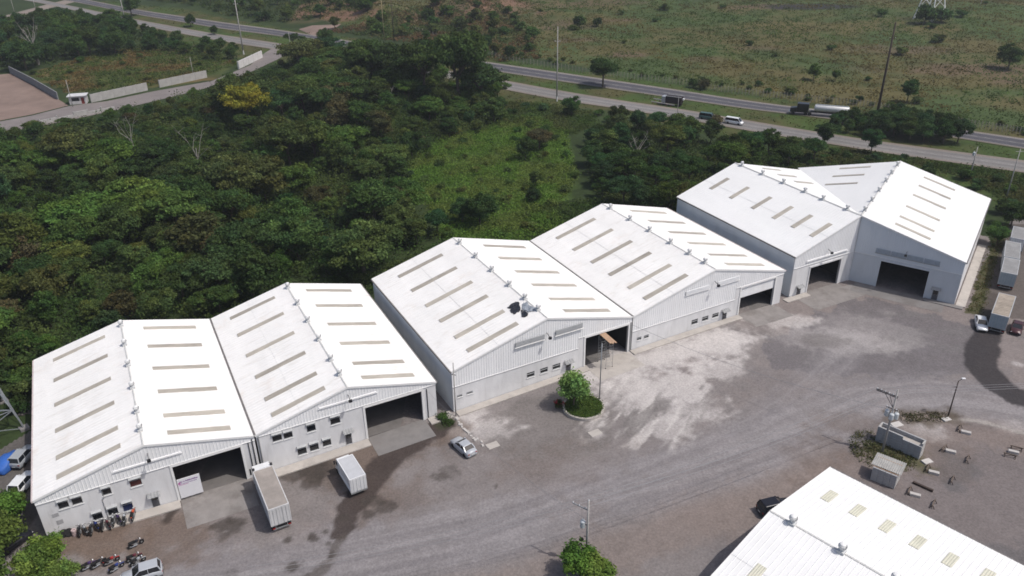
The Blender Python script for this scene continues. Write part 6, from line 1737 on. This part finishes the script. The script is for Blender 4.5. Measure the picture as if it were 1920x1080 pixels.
bare_tree((262, 322), 16, 'dead tree with long white slanting limbs in the wood', 8, 5, PALEB, .15)
bare_tree((1192, 325), 11, 'leafless pale tree in the thicket right of the clearing', 9, 7, PALEB, .15)
bare_tree((732, 215), 8.5, 'pale straight trunk in the dark wood by the highway', 10, 3, PALEB, .2)
bare_tree((868, 185), 8, 'pale leaning trunk under the largest dark tree', 12, 4, PALEB, .18)
# yard trees
gp = PLANTER + Vector((-1.5, .1, .35))
tree('yard_tree', gp, (1.15, 1.15, 1.2), None, 'leafy tree with pale blossom leaning from the round planter', 'tree', None, 3, (.18, .27, .085))
at_tree('yard_tree', (1088, 1082), (1.0, 1.0, .95), None, 'bright green bush tree at the foot of the near pole', 1, (.13, .205, .042))
at_tree('yard_tree', (1118, 1092), (.95, 1.0, .8), None, 'bright green bush right of the near pole, cut by the bottom edge', 2, (.135, .21, .042))
for px, s, lb, i in [((104, 1062), 1.05, 'yellow green tree before the corner of the first warehouse', 0), ((78, 1095), 1.0, 'yellow green tree cut by the bottom edge left of the motorbikes', 1), ((128, 1100), .8, 'low yellow green crown right of the bottom edge tree', 3),
                     ((12, 985), 1.15, 'green tree at the left edge below the white car', 2), ((2, 1040), 1.2, 'green tree at the left edge, second from the bottom', 3), ((-8, 1100), 1.2, 'green tree in the lower left corner', 4), ((35, 962), .8, 'small green tree between the left edge tree and the warehouse', 1)]:
    at_tree('yard_tree', px, s, None, lb, i, (.125, .19, .042) if 'yellow' in lb else (.10, .165, .040))
fl = thing('flower_bush', 'red flowering bush beside the round planter', 'bush', PLANTER + Vector((-3.6, .4, 0)))
c_, L_ = crown_mesh('foliage', 77, .7, .05, 1.2, 8, 500, .16, .45); cc = link('foliage', c_, fl); cc.color = (.10, .12, .05, 1)
c_, L_ = crown_mesh('blossom', 78, .75, .3, 1.3, 7, 160, .11, .45); cc = link('blossom', c_, fl); cc.color = (.75, .06, .10, 1)
# ------------------------------------------------------------------ ground cover
def cover(name, poly, n, hmin, hmax, size, per, colf, seed, m=4.5, spread=.7, jit=.6):
    rng = np.random.default_rng(seed); poly = np.asarray(poly); lo, hi = poly.min(0), poly.max(0)
    Q = rng.uniform(lo, hi, (n * 4, 2)); Q = Q[inpoly(Q[:, 0], Q[:, 1], poly)]
    Q = Q[~inpoly(Q[:, 0], Q[:, 1], YARD)]
    d1 = dseg(Q[:, 0], Q[:, 1], RDN)[0]; d2 = dseg(Q[:, 0], Q[:, 1], RDF)[0]
    Q = Q[(d1 > m) & (d2 > m) & ~inpoly(Q[:, 0], Q[:, 1], LANEPOLY) & ~inpoly(Q[:, 0], Q[:, 1], LOTPOLY)][:n]
    k = fbm(Q[:, 0] / 6, Q[:, 1] / 6, seed)
    h = hmin + (hmax - hmin) * np.clip(k * 1.8 - .4, 0, 1) * rng.uniform(.5, 1.2, len(Q))
    C = np.repeat(np.c_[Q, gz(Q[:, 0], Q[:, 1])], per, 0); hh = np.repeat(h, per)
    off = rng.normal(0, spread, (len(C), 3)); C = C + off * [1, 1, 0]; C[:, 2] = gz(C[:, 0], C[:, 1]) + hh * rng.uniform(.1, 1, len(C))
    V, F = leaf_quads(C, np.c_[off[:, :2] * .6, np.full(len(C), .8)], size, rng, .55, jit)
    col = colf(Q[:, 0], Q[:, 1]) * rng.uniform(.7, 1.3, (len(Q), 1))
    T = np.repeat(np.repeat(col, per, 0) * rng.uniform(.8, 1.2, (len(C), 1)), 4, 0)
    return struct(link(name, np_mesh(name, V, F, T, SCRUB)), 'stuff')
def mixcol(a, b, s, seed):
    def f(x, y):
        q = sstep(.38, .62, fbm(x / s, y / s, seed))[:, None]; return np.array(a) * (1 - q) + np.array(b) * q
    return f
cover('undergrowth', FORA, 13000, .8, 5.0, .30, 20, mixcol((.050, .088, .026), (.082, .110, .034), 9, 3), 31)
cover('undergrowth', FORB, 2600, .5, 2.2, .30, 14, mixcol((.048, .080, .028), (.075, .098, .034), 8, 4), 32)
cover('undergrowth', FORC, 1800, .5, 2.2, .45, 10, mixcol((.045, .075, .028), (.065, .090, .032), 8, 5), 33)
cover('bank_growth', FORE, 2600, .3, 1.6, .5, 9, mixcol((.065, .095, .032), (.135, .09, .048), 12, 15), 51, 9)
cover('bank_growth', FORD, 5200, .4, 2.0, .5, 9, mixcol((.055, .085, .028), (.085, .10, .034), 10, 16), 52, 9)
cover('meadow_grass', CLEAR, 6500, .25, 2.0, .24, 10, mixcol((.105, .19, .034), (.13, .175, .042), 7, 6), 34)
cover('field_grass', FIELD_TOP, 26000, .12, .5, .42, 7, lambda x, y: (mixcol((.070, .112, .030), (.128, .108, .040), 26, 7)(x, y) * (.42 + .90 * fbm(x / 13, y / 13, 91))[:, None]), 35, 9, 1.2, .16)
cover('verge_grass', VERGE, 5000, .1, .35, .30, 6, mixcol((.070, .100, .030), (.095, .095, .036), 9, 8), 36, 6.5)
cover('verge_grass', P((925, 186), (1020, 196), (1110, 210), (1120, 235), (1070, 255), (1000, 235), (935, 240)), 1500, .2, 1.4, .28, 9, mixcol((.065, .105, .028), (.085, .10, .034), 8, 13), 39, 6.5)
cover('verge_grass', P((1440, 275), (1560, 288), (1700, 300), (1700, 330), (1560, 330), (1480, 320)), 1300, .2, 1.5, .28, 9, mixcol((.055, .09, .026), (.08, .09, .034), 8, 14), 40, 6.5)
cover('meadow_grass', P((985, 390), (1120, 375), (1262, 395), (1290, 372), (1300, 390), (1200, 430), (1050, 470), (985, 450)), 1300, .3, 1.6, .26, 10, mixcol((.055, .095, .026), (.075, .10, .032), 7, 17), 53)
cover('undergrowth', P((380, 606), (560, 540), (700, 520), (860, 448), (850, 470), (720, 545), (600, 570), (420, 630)), 1500, .4, 2.2, .28, 12, mixcol((.048, .085, .025), (.07, .095, .03), 7, 18), 54)
cover('plot_grass', GRASSL, 2600, .3, 1.2, .36, 8, mixcol((.075, .110, .030), (.145, .100, .040), 11, 9), 37)
cover('verge_grass', P((1560, 290), (1700, 305), (1800, 330), (1930, 400), (1930, 300), (1750, 290), (1600, 270)), 1800, .2, .9, .28, 8, mixcol((.055, .085, .026), (.085, .090, .034), 8, 12), 38, 6.5)
def small_cover(name, poly, n, size, per, col, seed, h=.35):
    rng = np.random.default_rng(seed); poly = np.asarray(poly); lo, hi = poly.min(0), poly.max(0)
    Q = rng.uniform(lo, hi, (n * 5, 2)); Q = Q[inpoly(Q[:, 0], Q[:, 1], poly)][:n]
    C = np.repeat(np.c_[Q, gz(Q[:, 0], Q[:, 1])], per, 0); off = rng.normal(0, .22, (len(C), 3)); C = C + off * [1, 1, 0]; C[:, 2] += rng.uniform(.02, h, len(C))
    V, F = leaf_quads(C, np.c_[off[:, :2], np.full(len(C), .4)], size, rng, .4)
    T = np.repeat(np.repeat(np.array(col)[rng.integers(0, len(col), len(Q))], per, 0) * rng.uniform(.7, 1.3, (len(C), 1)), 4, 0)
    return struct(link(name, np_mesh(name, V, F, T, SCRUB)), 'stuff')
def disc(c, r): return [(c[0] + r * math.cos(a), c[1] + r * math.sin(a)) for a in np.linspace(0, 2 * math.pi, 24)[:-1]]
o = small_cover('planter_grass', disc(PLANTER, 2.65), 900, .13, 7, [(.085, .145, .032), (.11, .16, .04), (.07, .12, .028)], 41, .3)
for v in o.data.vertices: v.co.z += .38
c0 = G(1655, 846); small_cover('weeds', disc(c0, 4.2), 420, .16, 7, [(.10, .11, .045), (.13, .115, .055), (.08, .095, .036)], 42, .3)
small_cover('weeds', GSTRIP, 900, .16, 7, [(.085, .100, .030), (.13, .10, .045), (.065, .085, .026)], 43, .4)
small_cover('weeds', W([(1690, 778), (1770, 774), (1776, 786), (1700, 792)]), 120, .15, 6, [(.10, .085, .045), (.07, .08, .03)], 44, .35)
small_cover('weeds', W([(818, 782), (836, 776), (850, 796), (838, 800)]), 90, .16, 7, [(.05, .085, .025)], 45, .5)
LANDMARKS = [((465, 205), 'the yellow crowned tree'), ((74, 75), 'the bare white tree'), ((380, 285), 'the forked dead tree'), ((255, 255), 'the slanting dead tree'), ((148, 182), 'the guard house'), ((70, 160), 'the dark compound wall'),
             ((225, 185), 'the pale compound wall'), ((345, 155), 'the second pale wall stretch'), ((470, 118), 'the white wall end'), ((63, 680), 'the first warehouse back corner'), ((228, 603), 'the first ridge end'), ((395, 598), 'the first valley gutter'),
             ((535, 532), 'the second ridge end'), ((678, 532), 'the second warehouse back corner'), ((697, 520), 'the third warehouse back corner'), ((852, 445), 'the third ridge end'), ((1000, 450), 'the second valley gutter'), ((1125, 383), 'the fourth ridge end'),
             ((1270, 370), 'the fifth warehouse back corner'), ((1377, 305), 'the fifth ridge end'), ((1512, 312), 'the valley of the far pair'), ((1690, 303), 'the last ridge end'), ((1857, 373), 'the last warehouse back corner'), ((860, 130), 'the very large dark tree'),
             ((420, 465), 'the big russet tree'), ((740, 380), 'the smaller russet tree'), ((900, 395), 'the lone clearing tree'), ((1010, 250), 'the brownish flat tree'), ((1044, 120), 'the tall grey pole'), ((1192, 290), 'the leafless pale tree'), ((1375, 226), 'the white minibus'), ((1255, 190), 'the dark high sided truck'),
             ((1132, 130), 'the single median tree'), ((1535, 203), 'the tanker truck'), ((1662, 125), 'the massive dark pole'), ((1742, 20), 'the pylon foot'), ((457, 50), 'the tall leaning pole'), ((235, 15), 'the top left pale pole'), ((720, 35), 'the yellowish pole'), ((610, 70), 'the round verge tree'),
             ((0, 300), 'the walled lot front'), ((0, 450), 'the left edge midpoint'), ((130, 400), 'the shady hollow'), ((560, 400), 'the wood centre'), ((620, 290), 'the gap beyond the yellow crown'), ((700, 240), 'the pale straight trunk'), ((1820, 300), 'the small transformer pole'),
             ((1890, 110), 'the dark round field tree'), ((1420, 60), 'the far field middle'), ((1200, 60), 'the far field left half'), ((1900, 30), 'the top right corner'), ((960, 0), 'the top edge middle'), ((560, 20), 'the turn off top edge'), ((300, 110), 'the yellowish plot'), ((1735, 235), 'the median clump'), ((180, 70), 'the top left wood centre')]
def relabel():
    lab = {}
    LX = np.array([l[0] for l in LANDMARKS], float)
    for o in bpy.data.objects:
        if o.parent or not o.get('group') or o.get('category') not in ('tree', 'bush'): continue
        sc = o.scale[0]; e = o.location
        h = 5.5 * sc if o['category'] == 'tree' else 1.5 * sc
        u, v = project(np.array([[e.x, e.y, e.z + h]])); u, v = float(u[0]), float(v[0])
        d = np.hypot(LX[:, 0] - u, (LX[:, 1] - v) * 1.3); k = int(np.argmin(d)); dx, dy = u - LX[k, 0], (v - LX[k, 1]) * 1.3
        a = math.degrees(math.atan2(-dy, dx)) % 360
        side = ['right of', 'above right of', 'above', 'above left of', 'left of', 'below left of', 'below', 'below right of'][int(((a + 22.5) % 360) // 45)]
        if d[k] < 26: side = 'close ' + ('above ' if dy < 0 else 'below ') if abs(dy) > abs(dx) else 'right beside '
        near = '' if d[k] < 26 else ('just ' if d[k] < 55 else ('well ' if d[k] > 95 else ''))
        words = o['label'].split(' in the ')[0].split(' of the ')[0].split(' across ')[0].split(' on the ')[0].split(' dotted')[0].split(' growing')[0].split(' behind the far')[0].split(' around the lattice')[0]
        big = 'small ' if (sc < .62 if o['category'] == 'tree' else sc < .7) else ('big ' if (sc > .98 if o['category'] == 'tree' else sc > 1.2) else '')
        o['label'] = (big + words + ', ' + near + side + (' ' if not side.endswith(' ') else '') + LANDMARKS[k][1]).replace('  ', ' ')
        lab.setdefault(o['label'], []).append(o)
    for l, os_ in lab.items():
        for o in os_: o['group'] = l.replace(' tree', ' trees', 1).replace(' bush', ' bushes', 1).replace(' shrub', ' shrubs', 1) if len(os_) > 1 else ('trees of the wood and its edges' if o['category'] == 'tree' else 'bushes and shrubs')
relabel()
hz = MB().box(-6200, 6200, -3200, 8200, -3.0, 84.0).build('haze', None)
hm = bpy.data.materials.new('haze_air'); hm.use_nodes = True; hn = hm.node_tree
hn.nodes.remove(hn.nodes['Principled BSDF'])
pv = hn.nodes.new('ShaderNodeVolumePrincipled'); pv.inputs['Color'].default_value = (.86, .90, .96, 1); pv.inputs['Density'].default_value = 0.00017
pv.inputs['Anisotropy'].default_value = 0.2
hn.links.new(pv.outputs[0], hn.nodes['Material Output'].inputs['Volume'])
hz.data.materials.append(hm); struct(hz, 'stuff')
print('trees', NTREE[0], 'objects', len(bpy.data.objects))
